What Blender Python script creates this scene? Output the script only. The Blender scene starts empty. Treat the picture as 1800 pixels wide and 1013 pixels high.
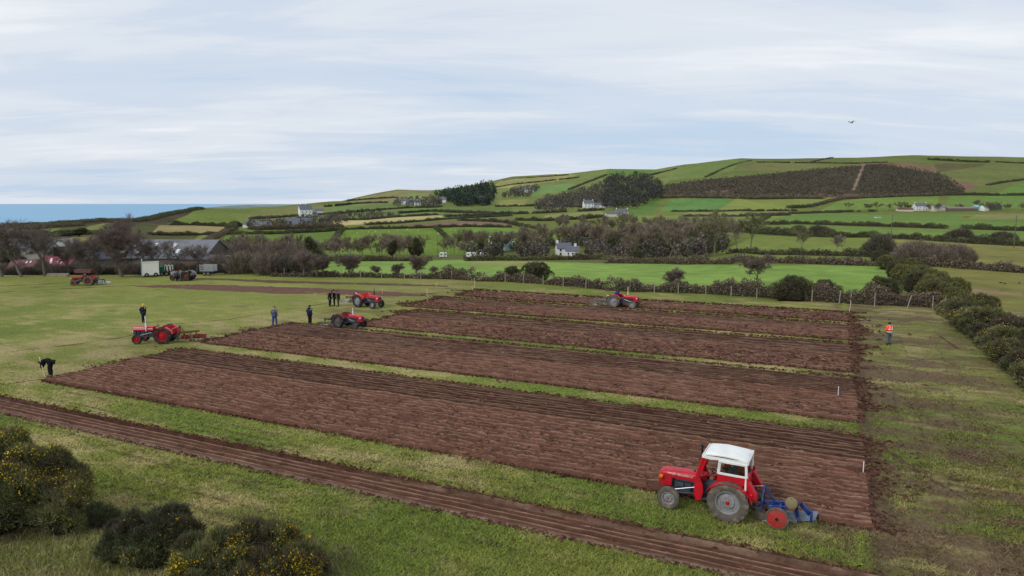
import bpy, math, random
import numpy as np
from mathutils import Vector, Matrix

SC = bpy.context.scene
COL = SC.collection
R = math.radians
# ------------------------------------------------------------------ camera
FPX = 1200.0                      # focal length in photograph pixels (24 mm lens)
CAMH = 10.8                       # drone height over the ploughed field
PITCH = math.atan((506.5 - 358.0) / FPX)
cam = bpy.data.cameras.new('camera')
cam.lens = 24.0; cam.sensor_width = 36.0; cam.clip_start = 0.1; cam.clip_end = 120000
camo = bpy.data.objects.new('camera', cam); COL.objects.link(camo)
camo.location = (0, 0, CAMH); camo.rotation_euler = (R(90) - PITCH, 0, 0)
SC.camera = camo
# ------------------------------------------------------------------ sky: thin streaky overcast over a Nishita sky
SUN_EL, SUN_AZ = R(40), R(-128)   # azimuth from +Y towards +X : sun high behind the drone on the left
w = bpy.data.worlds.new('World'); SC.world = w; w.use_nodes = True
nt = w.node_tree; nt.nodes.clear()
def WN(t, **k):
    n = nt.nodes.new(t)
    for a, b in k.items(): setattr(n, a, b)
    return n
def WL(a, b): nt.links.new(a, b)
out = WN('ShaderNodeOutputWorld'); bg = WN('ShaderNodeBackground'); bg.inputs[1].default_value = 0.1
sky = WN('ShaderNodeTexSky', sky_type='NISHITA'); sky.sun_disc = False
sky.sun_elevation = SUN_EL; sky.sun_rotation = SUN_AZ; sky.air_density = 1.0; sky.dust_density = 1.5
tc = WN('ShaderNodeTexCoord'); sep = WN('ShaderNodeSeparateXYZ'); WL(tc.outputs['Generated'], sep.inputs[0])
def wmath(op, a, b=None):
    n = WN('ShaderNodeMath', operation=op)
    for i, x in enumerate((a, b)):
        if x is None: continue
        if isinstance(x, (int, float)): n.inputs[i].default_value = x
        else: WL(x, n.inputs[i])
    return n.outputs[0]
zz = wmath('ADD', wmath('MAXIMUM', sep.outputs[2], 0.0), 0.10)
cx = wmath('DIVIDE', sep.outputs[0], zz); cy = wmath('DIVIDE', sep.outputs[1], zz)
cmb = WN('ShaderNodeCombineXYZ'); WL(cx, cmb.inputs[0]); WL(cy, cmb.inputs[1])
def layer(scale, loc, rot, det, rough, dist):
    mp = WN('ShaderNodeMapping'); mp.inputs['Location'].default_value = loc
    mp.inputs['Rotation'].default_value = (0, 0, rot); mp.inputs['Scale'].default_value = scale
    WL(cmb.outputs[0], mp.inputs[0])
    n = WN('ShaderNodeTexNoise'); n.inputs['Scale'].default_value = 1.0; n.inputs['Detail'].default_value = det
    n.inputs['Roughness'].default_value = rough; n.inputs['Distortion'].default_value = dist
    WL(mp.outputs[0], n.inputs['Vector']); return n.outputs[0]
n1 = layer((0.30, 0.62, 1), (3.1, 0.4, 0), R(16), 7, 0.56, 0.5)     # broad sheets
n2 = layer((0.55, 1.7, 1), (7.7, 2.2, 0), R(9), 9, 0.6, 0.8)       # streaks
n3 = layer((0.10, 0.16, 1), (1.3, 5.2, 0), R(-20), 3, 0.5, 0.2)     # very large
sm = wmath('ADD', wmath('ADD', wmath('MULTIPLY', n1, 0.46), wmath('MULTIPLY', n2, 0.30)), wmath('MULTIPLY', n3, 0.30))
rp = WN('ShaderNodeValToRGB'); WL(sm, rp.inputs[0])
cr = rp.color_ramp; cr.interpolation = 'EASE'
cr.elements[0].position = 0.40; cr.elements[0].color = (5.5, 6.8, 8.45, 1)
cr.elements[1].position = 0.64; cr.elements[1].color = (9.0, 9.3, 9.7, 1)
e = cr.elements.new(0.49); e.color = (6.55, 7.4, 8.6, 1)
e = cr.elements.new(0.56); e.color = (7.6, 8.15, 8.9, 1)
mx = WN('ShaderNodeMix', data_type='RGBA'); mx.inputs[0].default_value = 0.94
WL(sky.outputs[0], mx.inputs[6]); WL(rp.outputs[0], mx.inputs[7])
WL(mx.outputs[2], bg.inputs[0]); WL(bg.outputs[0], out.inputs[0])
# ------------------------------------------------------------------ sun behind the cloud
sd = bpy.data.lights.new('sun', 'SUN'); sd.energy = 1.5; sd.angle = R(11); sd.color = (1.0, 0.965, 0.90)
so = bpy.data.objects.new('sun', sd); COL.objects.link(so)
sv = Vector((math.sin(SUN_AZ) * math.cos(SUN_EL), math.cos(SUN_AZ) * math.cos(SUN_EL), math.sin(SUN_EL)))
so.rotation_euler = (-sv).to_track_quat('-Z', 'Y').to_euler(); so.location = sv * 60
vs = SC.view_settings; vs.view_transform = 'Standard'; vs.look = 'None'; vs.gamma = 1.0; vs.exposure = 0.0
vs.use_curve_mapping = False
SC.cycles.max_bounces = 4; SC.cycles.diffuse_bounces = 2; SC.cycles.glossy_bounces = 2
SC.cycles.transparent_max_bounces = 6; SC.cycles.caustics_reflective = False; SC.cycles.caustics_refractive = False

# ------------------------------------------------------------------ helpers
CP, SP = math.cos(PITCH), math.sin(PITCH)
def ray(px, py):
    xc = (px - 900.0) / FPX; yc = (506.5 - py) / FPX
    return xc, CP + yc * SP, -SP + yc * CP
def G(px, py, z=0.0):
    """point of the level field (height z) seen at a place of the photograph"""
    a, b, c = ray(px, py); t = (z - CAMH) / c
    return Vector((a * t, b * t, z))
def s2l(r, g, b):
    f = lambda c: (c / 255 / 12.92) if c / 255 <= 0.04045 else ((c / 255 + 0.055) / 1.055) ** 2.4
    return (f(r), f(g), f(b))

def _hash(ix, iy, seed):
    h = (ix.astype(np.int64) * 374761393 + iy.astype(np.int64) * 668265263 + seed * 1274126177) & 0xffffffff
    h = ((h ^ (h >> 13)) * 1274126177) & 0xffffffff
    return ((h ^ (h >> 16)) & 0xffffff) / float(0xffffff)
def vnoise(x, y, seed=0):
    x = np.asarray(x, float); y = np.asarray(y, float)
    ix = np.floor(x); iy = np.floor(y); fx = x - ix; fy = y - iy
    fx = fx * fx * (3 - 2 * fx); fy = fy * fy * (3 - 2 * fy)
    a = _hash(ix, iy, seed); b = _hash(ix + 1, iy, seed); c = _hash(ix, iy + 1, seed); d = _hash(ix + 1, iy + 1, seed)
    return (a * (1 - fx) + b * fx) * (1 - fy) + (c * (1 - fx) + d * fx) * fy
def fbm(x, y, seed=0, oct=4, gain=0.5):
    s = 0; a = 1.0; t = 0
    for i in range(oct):
        s = s + a * vnoise(np.asarray(x) * 2 ** i + 17.3 * i, np.asarray(y) * 2 ** i - 9.1 * i, seed + i); t += a; a *= gain
    return s / t
def sstep(a, b, x):
    t = np.clip((np.asarray(x, float) - a) / (b - a), 0, 1); return t * t * (3 - 2 * t)

MATS = {}
def mat(name, col=(0.5, 0.5, 0.5), rough=0.7, metal=0.0, var=0.12, scale=6.0, bump=0.0, bscale=30.0, attr=False, spec=0.3, two=None, twoscale=3.0, coat=0.0, sheen=0.0):
    if name in MATS: return MATS[name]
    m = bpy.data.materials.new(name); m.use_nodes = True; t = m.node_tree; t.nodes.clear()
    N = t.nodes.new; L = t.links.new
    o = N('ShaderNodeOutputMaterial'); p = N('ShaderNodeBsdfPrincipled'); L(p.outputs[0], o.inputs[0])
    p.inputs['Roughness'].default_value = rough; p.inputs['Metallic'].default_value = metal
    p.inputs['Specular IOR Level'].default_value = spec; p.inputs['Coat Weight'].default_value = coat
    c = N('ShaderNodeTexCoord')
    n = N('ShaderNodeTexNoise'); n.inputs['Scale'].default_value = scale; n.inputs['Detail'].default_value = 5
    n.inputs['Roughness'].default_value = 0.62; L(c.outputs['Object'], n.inputs['Vector'])
    mr = N('ShaderNodeMapRange'); mr.inputs[1].default_value = 0.28; mr.inputs[2].default_value = 0.72
    mr.inputs[3].default_value = 1 - var; mr.inputs[4].default_value = 1 + var; L(n.outputs[0], mr.inputs[0])
    if attr:
        a = N('ShaderNodeAttribute'); a.attribute_name = 'Col'; src = a.outputs['Color']
    else:
        a = N('ShaderNodeRGB'); a.outputs[0].default_value = (*col, 1); src = a.outputs[0]
    if two is not None:
        n2 = N('ShaderNodeTexNoise'); n2.inputs['Scale'].default_value = twoscale; n2.inputs['Detail'].default_value = 6
        n2.inputs['Roughness'].default_value = 0.65; L(c.outputs['Object'], n2.inputs['Vector'])
        rr = N('ShaderNodeMapRange'); rr.inputs[1].default_value = 0.50; rr.inputs[2].default_value = 0.66; L(n2.outputs[0], rr.inputs[0])
        mm = N('ShaderNodeMix'); mm.data_type = 'RGBA'; L(rr.outputs[0], mm.inputs[0]); L(src, mm.inputs[6]); mm.inputs[7].default_value = (*two, 1); src = mm.outputs[2]
    mu = N('ShaderNodeVectorMath'); mu.operation = 'SCALE'; L(src, mu.inputs[0]); L(mr.outputs[0], mu.inputs['Scale'])
    L(mu.outputs[0], p.inputs['Base Color'])
    if bump:
        b = N('ShaderNodeBump'); b.inputs['Strength'].default_value = 1.0; b.inputs['Distance'].default_value = bump
        n3 = N('ShaderNodeTexNoise'); n3.inputs['Scale'].default_value = bscale; n3.inputs['Detail'].default_value = 5
        n3.inputs['Roughness'].default_value = 0.65
        L(c.outputs['Object'], n3.inputs['Vector']); L(n3.outputs[0], b.inputs['Height']); L(b.outputs[0], p.inputs['Normal'])
    MATS[name] = m; return m

def np_mesh(name, V, F, col=None, smooth=False):
    V = np.asarray(V, np.float32); F = np.asarray(F, np.int32); k = F.shape[1]
    me = bpy.data.meshes.new(name); me.vertices.add(len(V)); me.vertices.foreach_set('co', V.ravel())
    me.loops.add(F.size); me.loops.foreach_set('vertex_index', F.ravel())
    me.polygons.add(len(F)); me.polygons.foreach_set('loop_start', np.arange(0, F.size, k, dtype=np.int32))
    try: me.polygons.foreach_set('loop_total', np.full(len(F), k, np.int32))
    except Exception: pass
    me.polygons.foreach_set('use_smooth', np.full(len(F), smooth))
    if col is not None:
        c = np.ones((len(V), 4), np.float32); c[:, :3] = col
        at = me.color_attributes.new('Col', 'FLOAT_COLOR', 'POINT'); at.data.foreach_set('color', c.ravel())
    me.update(); me.validate(); return me
def link(name, me, m=None, parent=None, loc=None, rz=None, scale=None):
    o = bpy.data.objects.new(name, me); COL.objects.link(o)
    if m is not None and me is not None and not me.materials: me.materials.append(m)
    if parent is not None: o.parent = parent
    if loc is not None: o.location = loc
    if rz is not None: o.rotation_euler = (0, 0, rz)
    if scale is not None: o.scale = scale if hasattr(scale, '__len__') else (scale,) * 3
    return o
def tag(o, label=None, cat=None, group=None, kind=None):
    if label: o['label'] = label
    if cat: o['category'] = cat
    if group: o['group'] = group
    if kind: o['kind'] = kind
    return o
def empty(name, loc=(0, 0, 0), rz=0.0, scale=1.0):
    o = bpy.data.objects.new(name, None); COL.objects.link(o); o.empty_display_size = 0.2
    o.location = loc; o.rotation_euler = (0, 0, rz); o.scale = (scale,) * 3
    return o
def copy_tree(o, parent=None):
    c = o.copy(); COL.objects.link(c); c.parent = parent
    for ch in list(o.children): copy_tree(ch, c)
    return c

class MB:
    """collects shapes, builds ONE mesh object"""
    def __init__(s): s.v = []; s.f = []
    def add(s, V, F):
        b = len(s.v); s.v += [tuple(map(float, p)) for p in V]; s.f += [tuple(i + b for i in f) for f in F]; return s
    def box(s, c, d, rot=None):
        x, y, z = d[0] / 2, d[1] / 2, d[2] / 2
        V = [Vector((i, j, k)) for i in (-x, x) for j in (-y, y) for k in (-z, z)]
        if rot is not None:
            m = rot
            V = [m @ p for p in V]
        V = [p + Vector(c) for p in V]
        return s.add(V, [(0, 1, 3, 2), (4, 6, 7, 5), (0, 4, 5, 1), (2, 3, 7, 6), (0, 2, 6, 4), (1, 5, 7, 3)])
    def bar(s, p0, p1, wd, ht):
        p0 = Vector(p0); p1 = Vector(p1); d = p1 - p0
        q = d.to_track_quat('X', 'Z').to_matrix()
        return s.box((p0 + p1) / 2, (d.length, wd, ht), q)
    def cyl(s, p0, p1, r0, r1=None, n=12, caps=True):
        r1 = r0 if r1 is None else r1; p0 = Vector(p0); p1 = Vector(p1)
        q = (p1 - p0).to_track_quat('Z', 'Y').to_matrix(); V = []
        for p, r in ((p0, r0), (p1, r1)):
            for i in range(n):
                a = 2 * math.pi * i / n; V.append(p + q @ Vector((r * math.cos(a), r * math.sin(a), 0)))
        F = [(i, (i + 1) % n, n + (i + 1) % n, n + i) for i in range(n)]
        if caps: F += [tuple(range(n - 1, -1, -1)), tuple(range(n, 2 * n))]
        return s.add(V, F)
    def tube(s, pts, r, n=8):
        rr = r if hasattr(r, '__len__') else [r] * len(pts)
        for i in range(len(pts) - 1): s.cyl(pts[i], pts[i + 1], rr[i], rr[i + 1], n)
        return s
    def lathe(s, prof, c, axis, n=24, closed=False):
        """prof: (radius, height along axis)"""
        c = Vector(c); q = Vector(axis).to_track_quat('Z', 'Y').to_matrix(); V = []; k = len(prof)
        for i in range(n):
            a = 2 * math.pi * i / n
            for r, h in prof: V.append(c + q @ Vector((r * math.cos(a), r * math.sin(a), h)))
        F = []
        for i in range(n):
            j = (i + 1) % n
            for m in range(k if closed else k - 1):
                m2 = (m + 1) % k; F.append((i * k + m, j * k + m, j * k + m2, i * k + m2))
        return s.add(V, F)
    def prism(s, poly, y0, y1, ax='Y'):
        """poly in XZ (ax Y), extruded y0..y1; ax X: poly in YZ; ax Z: poly in XY"""
        n = len(poly)
        def P(a, b, t): return (a, t, b) if ax == 'Y' else ((t, a, b) if ax == 'X' else (a, b, t))
        V = [P(a, b, y0) for a, b in poly] + [P(a, b, y1) for a, b in poly]
        F = [(i, (i + 1) % n, n + (i + 1) % n, n + i) for i in range(n)] + [tuple(range(n - 1, -1, -1)), tuple(range(n, 2 * n))]
        return s.add(V, F)
    def loft(s, rings, cap=True):
        k = len(rings[0]); V = [p for r in rings for p in r]; F = []
        for i in range(len(rings) - 1):
            for j in range(k):
                j2 = (j + 1) % k; F.append((i * k + j, i * k + j2, (i + 1) * k + j2, (i + 1) * k + j))
        if cap: F += [tuple(range(k - 1, -1, -1)), tuple(range((len(rings) - 1) * k, len(rings) * k))]
        return s.add(V, F)
    def ell(s, c, r, nu=14, nv=9):
        V = []; F = []
        for j in range(nv + 1):
            t = math.pi * j / nv
            for i in range(nu):
                a = 2 * math.pi * i / nu
                V.append((c[0] + r[0] * math.sin(t) * math.cos(a), c[1] + r[1] * math.sin(t) * math.sin(a), c[2] + r[2] * math.cos(t)))
        for j in range(nv):
            for i in range(nu):
                i2 = (i + 1) % nu; F.append((j * nu + i, j * nu + i2, (j + 1) * nu + i2, (j + 1) * nu + i))
        return s.add(V, F)
    ZMAP = None
    def mesh(s, name, smooth=None):
        if MB.ZMAP: s.v = [(x, y, MB.ZMAP(z)) for x, y, z in s.v]
        me = bpy.data.meshes.new(name); me.from_pydata(s.v, [], s.f)
        import bmesh
        bm = bmesh.new(); bm.from_mesh(me); bmesh.ops.remove_doubles(bm, verts=bm.verts, dist=1e-5)
        bmesh.ops.recalc_face_normals(bm, faces=bm.faces); bm.to_mesh(me); bm.free()
        if smooth: me.shade_smooth(); me.set_sharp_from_angle(angle=R(smooth))
        me.update(); return me
    def build(s, name, m, parent=None, smooth=None, bevel=0.0, loc=None, rz=None):
        o = link(name, s.mesh(name, smooth), m, parent, loc, rz)
        if bevel:
            b = o.modifiers.new('bevel', 'BEVEL'); b.width = bevel; b.segments = 2; b.limit_method = 'ANGLE'; b.angle_limit = R(40)
        return o
# ------------------------------------------------------------------ field frame: u along the furrows, v away from the drone
FA = R(-25.3); FCa, FSa = math.cos(FA), math.sin(FA)
def uv(p): return p[0] * FCa + p[1] * FSa, -p[0] * FSa + p[1] * FCa
def xy(u, v): return u * FCa - v * FSa, u * FSa + v * FCa
def puv(px, py): return uv(G(px, py))
BACK = [(-160, 100.5), (-75, 100.3), (-29, 102.0), (-3.2, 97.5), (11.4, 86.0), (24, 79.0), (36, 72.3), (44.0, 69.3), (47, 66.0), (40, 52), (36, 42), (34, 30), (34, -20)]
def back_y(x): return np.interp(x, [p[0] for p in BACK[:9]], [p[1] for p in BACK[:9]])

# strips: u0,u1, v0,v1, where the slices change their lean, kind
STRIPS = {
 'A': dict(u=(-75, 9.0), v=(19.68, 21.52), mid=None, du=0.16, dv=0.033),
 'B': dict(u=(-43.5, 1.7), v=(24.55, 34.95), mid=30.9, du=0.15, dv=0.042),
 'C': dict(u=(-44.3, 1.7), v=(37.0, 46.75), mid=42.2, du=0.2, dv=0.06),
 'D': dict(u=(-38.2, 1.7), v=(48.2, 58.3), mid=54.0, du=0.26, dv=0.075),
 'E': dict(u=(-41.0, 1.7), v=(59.75, 67.9), mid=64.3, du=0.3, dv=0.075),
 'F': dict(u=(-40.2, 1.7), v=(69.3, 75.3), mid=73.6, du=0.3, dv=0.09),
}
def in_strip(u, v, m=0.0):
    r = np.zeros(np.shape(u), bool)
    for s in STRIPS.values():
        r |= (u > s['u'][0] + m) & (u < s['u'][1] - m) & (v > s['v'][0] + m) & (v < s['v'][1] - m)
    return r
def smoothstep_band(x, c, h, s): return sstep(c - h - s, c - h, x) * (1 - sstep(c + h, c + h + s, x))

def field_colour(u, v):
    """true surface colour of the grass / mud, linear"""
    n1 = fbm(u * 0.16, v * 0.22, 11, 5, 0.55); n2 = fbm(u * 0.5, v * 1.1, 21, 4, 0.6); n3 = fbm(u * 0.045, v * 0.06, 31, 3)
    green = np.array((0.180, 0.207, 0.045)); lush = np.array((0.124, 0.172, 0.032)); straw = np.array((0.345, 0.300, 0.135)); mud = np.array((0.118, 0.084, 0.048))
    far = sstep(30, 60, v) * (1 - sstep(-40, -30, u))          # the open sward on the left is greener and more even
    c = green[None, :] * np.ones((len(u), 1))
    k = sstep(0.46, 0.64, n1) * (0.85 - 0.5 * far); c = c * (1 - k[:, None]) + lush * k[:, None]
    k = sstep(0.47, 0.66, 0.55 * n2 + 0.45 * (1 - n1)) * (0.80 - 0.62 * far); c = c * (1 - k[:, None]) + straw * k[:, None]
    c = c * (1 + (0.10 * far)[:, None])
    # trodden left headland and rough ground
    lh = smoothstep_band(u, -48.5, 3.0, 3.5) * sstep(34, 40, v + 10) * 0.6
    k = lh * sstep(0.42, 0.6, n2); c = c * (1 - k[:, None]) + straw * 0.85 * k[:, None]
    # muddy right headland where the tractors turn
    nm = fbm(u * 0.16, v * 0.62, 41, 5, 0.62); nm2 = fbm(u * 0.7, v * 2.8, 43, 4, 0.6)
    rh = sstep(1.2, 2.2, u) * (1 - 0.62 * sstep(5, 13, u)); rh2 = sstep(-1.5, 1.0, u) * (1 - sstep(1.0, 1.2, u)) * 0.8
    k = np.clip(np.maximum(rh, rh2) * sstep(0.42, 0.54, 0.5 * nm + 0.5 * nm2) + 0.12 * rh + 0.10 * sstep(1.2, 2.2, u), 0, 1) * 0.92
    k = k * (1 - 0.6 * smoothstep_band(v, 36, 3, 7) * sstep(5, 10, u))
    c = c * (1 - k[:, None]) + mud * k[:, None]
    hf = smoothstep_band(u, 1.85, 0.18, 0.35) * (v < 76) * sstep(0.30, 0.5, 0.5 * nm2 + 0.5 * fbm(v * 0.8, u * 0.5, 47, 3)) * 0.85
    c = c * (1 - hf[:, None]) + mud * 0.72 * hf[:, None]
    # mud at the left ends of the plots where ploughs drop in
    le = smoothstep_band(u, -43.0, 2.2, 2.5) * sstep(36, 40, v); k = le * sstep(0.46, 0.62, nm) * 0.65
    c = c * (1 - k[:, None]) + mud * k[:, None]
    sc = sstep(0.70, 0.78, fbm(u * 0.3, v * 0.5, 53, 4, 0.6)) * 0.5; c = c * (1 - sc[:, None]) + mud * 1.1 * sc[:, None]
    c = c * (0.80 + 0.34 * n3 + 0.30 * (fbm(u * 1.6, v * 2.4, 57, 4, 0.65) - 0.5))[:, None] * np.array((1.02, 0.95, 0.98))
    return np.clip(c, 0.004, 1)

# grass sheet of the ploughing field
CUTS = [(s['u'], s['v']) for s in STRIPS.values()]
def lines(lo, hi, st, cuts):
    a = set(np.round(np.arange(lo, hi, st), 3)); c = sorted({round(x + e, 3) for p in cuts for x, e in ((p[0], 0.0), (p[0], 0.03), (p[1], 0.0), (p[1], -0.03))})
    a = [x for x in a if min(abs(x - y) for y in c) > 0.08]; return np.array(sorted(a + c))
us = lines(-128, 44.01, 0.34, [c[0] for c in CUTS]); vsv = lines(-8, 103.01, 0.34, [c[1] for c in CUTS])
U, V_ = np.meshgrid(us, vsv, indexing='ij'); u_ = U.ravel(); v_ = V_.ravel()
X = u_ * FCa - v_ * FSa; Y = u_ * FSa + v_ * FCa
Z = (fbm(u_ * 0.5, v_ * 0.5, 3, 4) - 0.5) * 0.10
rut = sstep(2.3, 3.2, u_) * (fbm(u_ * 0.9, v_ * 0.5, 61, 4) - 0.5) * 0.22; Z = Z + rut
for (a, b), (c, d) in CUTS: Z[(u_ > a + 0.02) & (u_ < b - 0.02) & (v_ > c + 0.02) & (v_ < d - 0.02)] = -0.45
nu, nv = len(us), len(vsv); idx = np.arange(nu * nv).reshape(nu, nv)
F = np.stack([idx[:-1, :-1], idx[1:, :-1], idx[1:, 1:], idx[:-1, 1:]], -1).reshape(-1, 4)
keep = (Y[F].max(1) < back_y(X[F].mean(1)) + 3.0) & (Y[F].min(1) > -25)
F = F[keep]
me = np_mesh('field', np.stack([u_, v_, Z], 1), F, field_colour(u_, v_), True)
grassm = mat('grass', attr=True, rough=0.9, var=0.42, scale=5.0, bump=0.035, bscale=7.0, spec=0.1)
tag(link('field', me, grassm, rz=FA), kind='structure')

# ---- ploughed strips: real slices leaning on one another
soilm = mat('soil', attr=True, rough=0.85, var=0.22, scale=9.0, bump=0.02, bscale=12.0, spec=0.07)
LOW = dict(A=0, B=0.03, C=0.08, D=0.12, E=0.13, F=0.13)
PER = dict(A=0.31, B=0.40, C=0.42, D=0.48, E=0.5, F=0.5)
def strip(key, name='ploughed_soil'):
    s = STRIPS[key]; (u0, u1), (v0, v1) = s['u'], s['v']
    us = np.arange(u0 - 0.2, u1 + 0.21, s['du']); vs_ = np.arange(v0 - 0.06, v1 + 0.061, s['dv'])
    U, V = np.meshgrid(us, vs_, indexing='ij'); u = U.ravel(); v = V.ravel(); sd = hash(key) % 97 if False else ord(key)
    P = PER[key]; edge = np.minimum(v - v0, v1 - v); endd = np.minimum(u - u0, u1 - u)
    wob = (fbm(u * 0.10, v * 0.0 + 3, sd, 3) - 0.5) * 0.35 + (fbm(u * 0.9, v * 0.9, sd + 5, 3) - 0.5) * 0.16
    ph = (v - v0) / P + wob; rid = np.floor(ph); t = ph - rid
    rr = _hash(rid, rid * 0, sd); brk = fbm(u * 1.5, v * 2.2, sd + 7, 4, 0.6)
    if key == 'A':
        saw = np.where(t < 0.65, t / 0.65, (1 - t) / 0.35)
        h = -0.10 + 0.12 * saw * (0.75 + 0.5 * brk) + 0.03 * rr
        lowf = 1 - sstep(0.30, 0.48, v - v0); h = h * (1 - lowf) + lowf * (-0.05 + 0.05 * brk)      # smooth pressed slice on the near side
        ff = sstep(-0.42, -0.34, v - v1); h = h * (1 - ff) + ff * (-0.22 + 0.05 * brk)                # open furrow
        h = np.where(v > v1 - 0.055, 0.035, h)                           # furrow wall
        h = np.where(v < v0 + 0.06, -0.13 + 0.02 * brk, h)
    else:
        near = v < s['mid']
        saw = np.where(near, np.where(t < 0.72, t / 0.72, (1 - t) / 0.28), np.where(t < 0.30, t / 0.30, (1 - t) / 0.70))
        amp = np.where(near, 0.19, 0.14)
        h = amp * saw * (0.75 + 0.5 * brk) + 0.05 * (rr - 0.5) + np.where(near, 0.17, 0.05) * (fbm(u * 3.2, v * 5.5, sd + 9, 3, 0.6) - 0.5)
        h += 0.02 + 0.05 * np.exp(-((v - s['mid']) / 0.8) ** 2)
        h += 0.12 * (fbm(u * 0.05, v * 0.1, sd + 2, 2) - 0.5)
        h = np.where(v - v0 < 0.05, -0.14, h); h = h - 0.20 * (1 - sstep(0.06, 0.40, v1 - v)); h = np.where(v > v1 - 0.055, 0.03, h)     # far edge ends in an open furrow
        h = h - LOW[key]
        rag = 0.25 * fbm(u * 0 + 1.3, v * 1.1, sd + 4, 3); h = np.where(endd < rag - 0.1, -0.2, h)
    base = np.array((0.112, 0.052, 0.034)); dry_sheen = np.array((0.272, 0.180, 0.130)); straw = np.array((0.30, 0.25, 0.125)); dark = np.array((0.050, 0.024, 0.017))
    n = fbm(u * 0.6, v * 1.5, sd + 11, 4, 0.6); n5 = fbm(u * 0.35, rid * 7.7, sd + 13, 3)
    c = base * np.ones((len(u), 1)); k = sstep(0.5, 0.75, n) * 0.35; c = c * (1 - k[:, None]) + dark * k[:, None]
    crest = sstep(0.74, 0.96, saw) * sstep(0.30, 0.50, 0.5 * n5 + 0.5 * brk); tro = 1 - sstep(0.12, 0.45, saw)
    if key != 'A': c = c * np.where(near, 1.12, 0.54)[:, None]; crest = crest * np.where(near, 0.8, 0.75)  # near half lightened, far half darkened: light on the leaning slices painted in
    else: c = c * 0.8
    k = crest * 0.85; c = c * (1 - k[:, None]) + dry_sheen * k[:, None]; k = tro * 0.6; c = c * (1 - k[:, None]) + dark * k[:, None]  # sheen on crests and shade in troughs painted in, with drier and wetter soil
    if key == 'A':
        k = lowf * 0.55; c = c * (1 - k[:, None]) + dry_sheen * 0.9 * k[:, None]
    tr = (1 - sstep(0.10, 0.2, t)) * sstep(0.60, 0.72, fbm(u * 1.1, rid * 3.1, sd + 17, 4, 0.6)) * (0.7 if key == 'A' else 0.8)    # unburied grass in the seams
    if key != 'A': tr = tr * np.where(near, 0.8, 0.12); tr = np.maximum(tr, 0.0 * np.exp(-((v - s['mid'] - 0.9) / 0.7) ** 2) * sstep(0.54, 0.66, brk))
    c = c * (1 - tr[:, None]) + straw * tr[:, None]
    c = c * (0.80 + 0.40 * _hash(rid, np.floor(u * 2.2 + rid * 0.37), sd + 3))[:, None] * (0.88 + 0.24 * _hash(np.floor(u / s['du']), np.floor(v / s['dv']), sd + 6))[:, None]
    nu, nv = len(us), len(vs_); idx = np.arange(nu * nv).reshape(nu, nv)
    F = np.stack([idx[:-1, :-1], idx[1:, :-1], idx[1:, 1:], idx[:-1, 1:]], -1).reshape(-1, 4)
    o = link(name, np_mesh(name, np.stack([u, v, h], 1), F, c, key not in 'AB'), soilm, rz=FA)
    return tag(o, kind='structure')
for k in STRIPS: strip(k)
# loose clods lying on the slices
rc = np.random.default_rng(91); Vc = []; Cc = []
for k, n_, sz in (('A', 3000, 0.04), ('B', 36000, 0.055), ('C', 24000, 0.07), ('D', 15000, 0.09), ('E', 9000, 0.10), ('F', 6000, 0.11)):
    s = STRIPS[k]; u = rc.uniform(*s['u'], n_); v = rc.uniform(s['v'][0] + 0.1, s['v'][1] - 0.15, n_); z0 = -0.06 if k == 'A' else 0.11 - LOW[k]
    nearh = np.ones(n_, bool) if k == 'A' else (v < s['mid']) | (rc.random(n_) < 0.06); u, v = u[nearh], v[nearh]; n = len(u); v = s['v'][0] + (np.floor((v - s['v'][0]) / PER[k]) + 0.70 + rc.normal(0, 0.11, n) - (fbm(u * 0.10, u * 0.0 + 3, ord(k), 3) - 0.5) * 0.35) * PER[k]
    c0 = np.stack([u, v, z0 + rc.uniform(-0.05, 0.07, n)], 1); q = sz * rc.uniform(0.5, 1.4, n)[:, None]
    base_ = [c0 + q * rc.uniform(-1, 1, (n, 3)) * np.array((2.6, 0.65, 0.5)) for _ in range(3)]; top = c0 + q * np.array((0, 0, 0.8)) + q * rc.uniform(-0.4, 0.4, (n, 3))
    Vc.append(np.stack([base_[0], base_[1], top, base_[1], base_[2], top, base_[2], base_[0], top], 1).reshape(-1, 3))
    tone = rc.uniform(0.5, 1.55, n)[:, None] * np.array((0.120, 0.064, 0.048)) + (rc.random(n) < 0.08)[:, None] * np.array((0.12, 0.10, 0.06)); Cc.append(np.repeat(tone, 9, 0))
for k in STRIPS:                                            # crumbs spilt over the turf along the borders
    s = STRIPS[k]; L_ = s['u'][1] - s['u'][0]; n = int(L_ * 26); sz = 0.05 + 0.0012 * s['v'][0]
    for side, vv in ((-1, s['v'][0]), (1, s['v'][1])):
        u = rc.uniform(*s['u'], n); off = rc.exponential(0.09, n) * (0.3 + 1.5 * fbm(u * 0.7, u * 0 + vv, 5, 3)) - 0.05; c0 = np.stack([u, vv + side * off, 0.03 + rc.uniform(-0.02, 0.05, n)], 1); q = sz * rc.uniform(0.5, 1.4, n)[:, None]
        b3 = [c0 + q * rc.uniform(-1, 1, (n, 3)) * np.array((1.6, 1.0, 0.4)) for _ in range(3)]; top = c0 + q * np.array((0, 0, 0.8))
        Vc.append(np.stack([b3[0], b3[1], top, b3[1], b3[2], top, b3[2], b3[0], top], 1).reshape(-1, 3)); Cc.append(np.repeat(rc.uniform(0.5, 1.4, n)[:, None] * np.array((0.115, 0.055, 0.038)), 9, 0))
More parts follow.
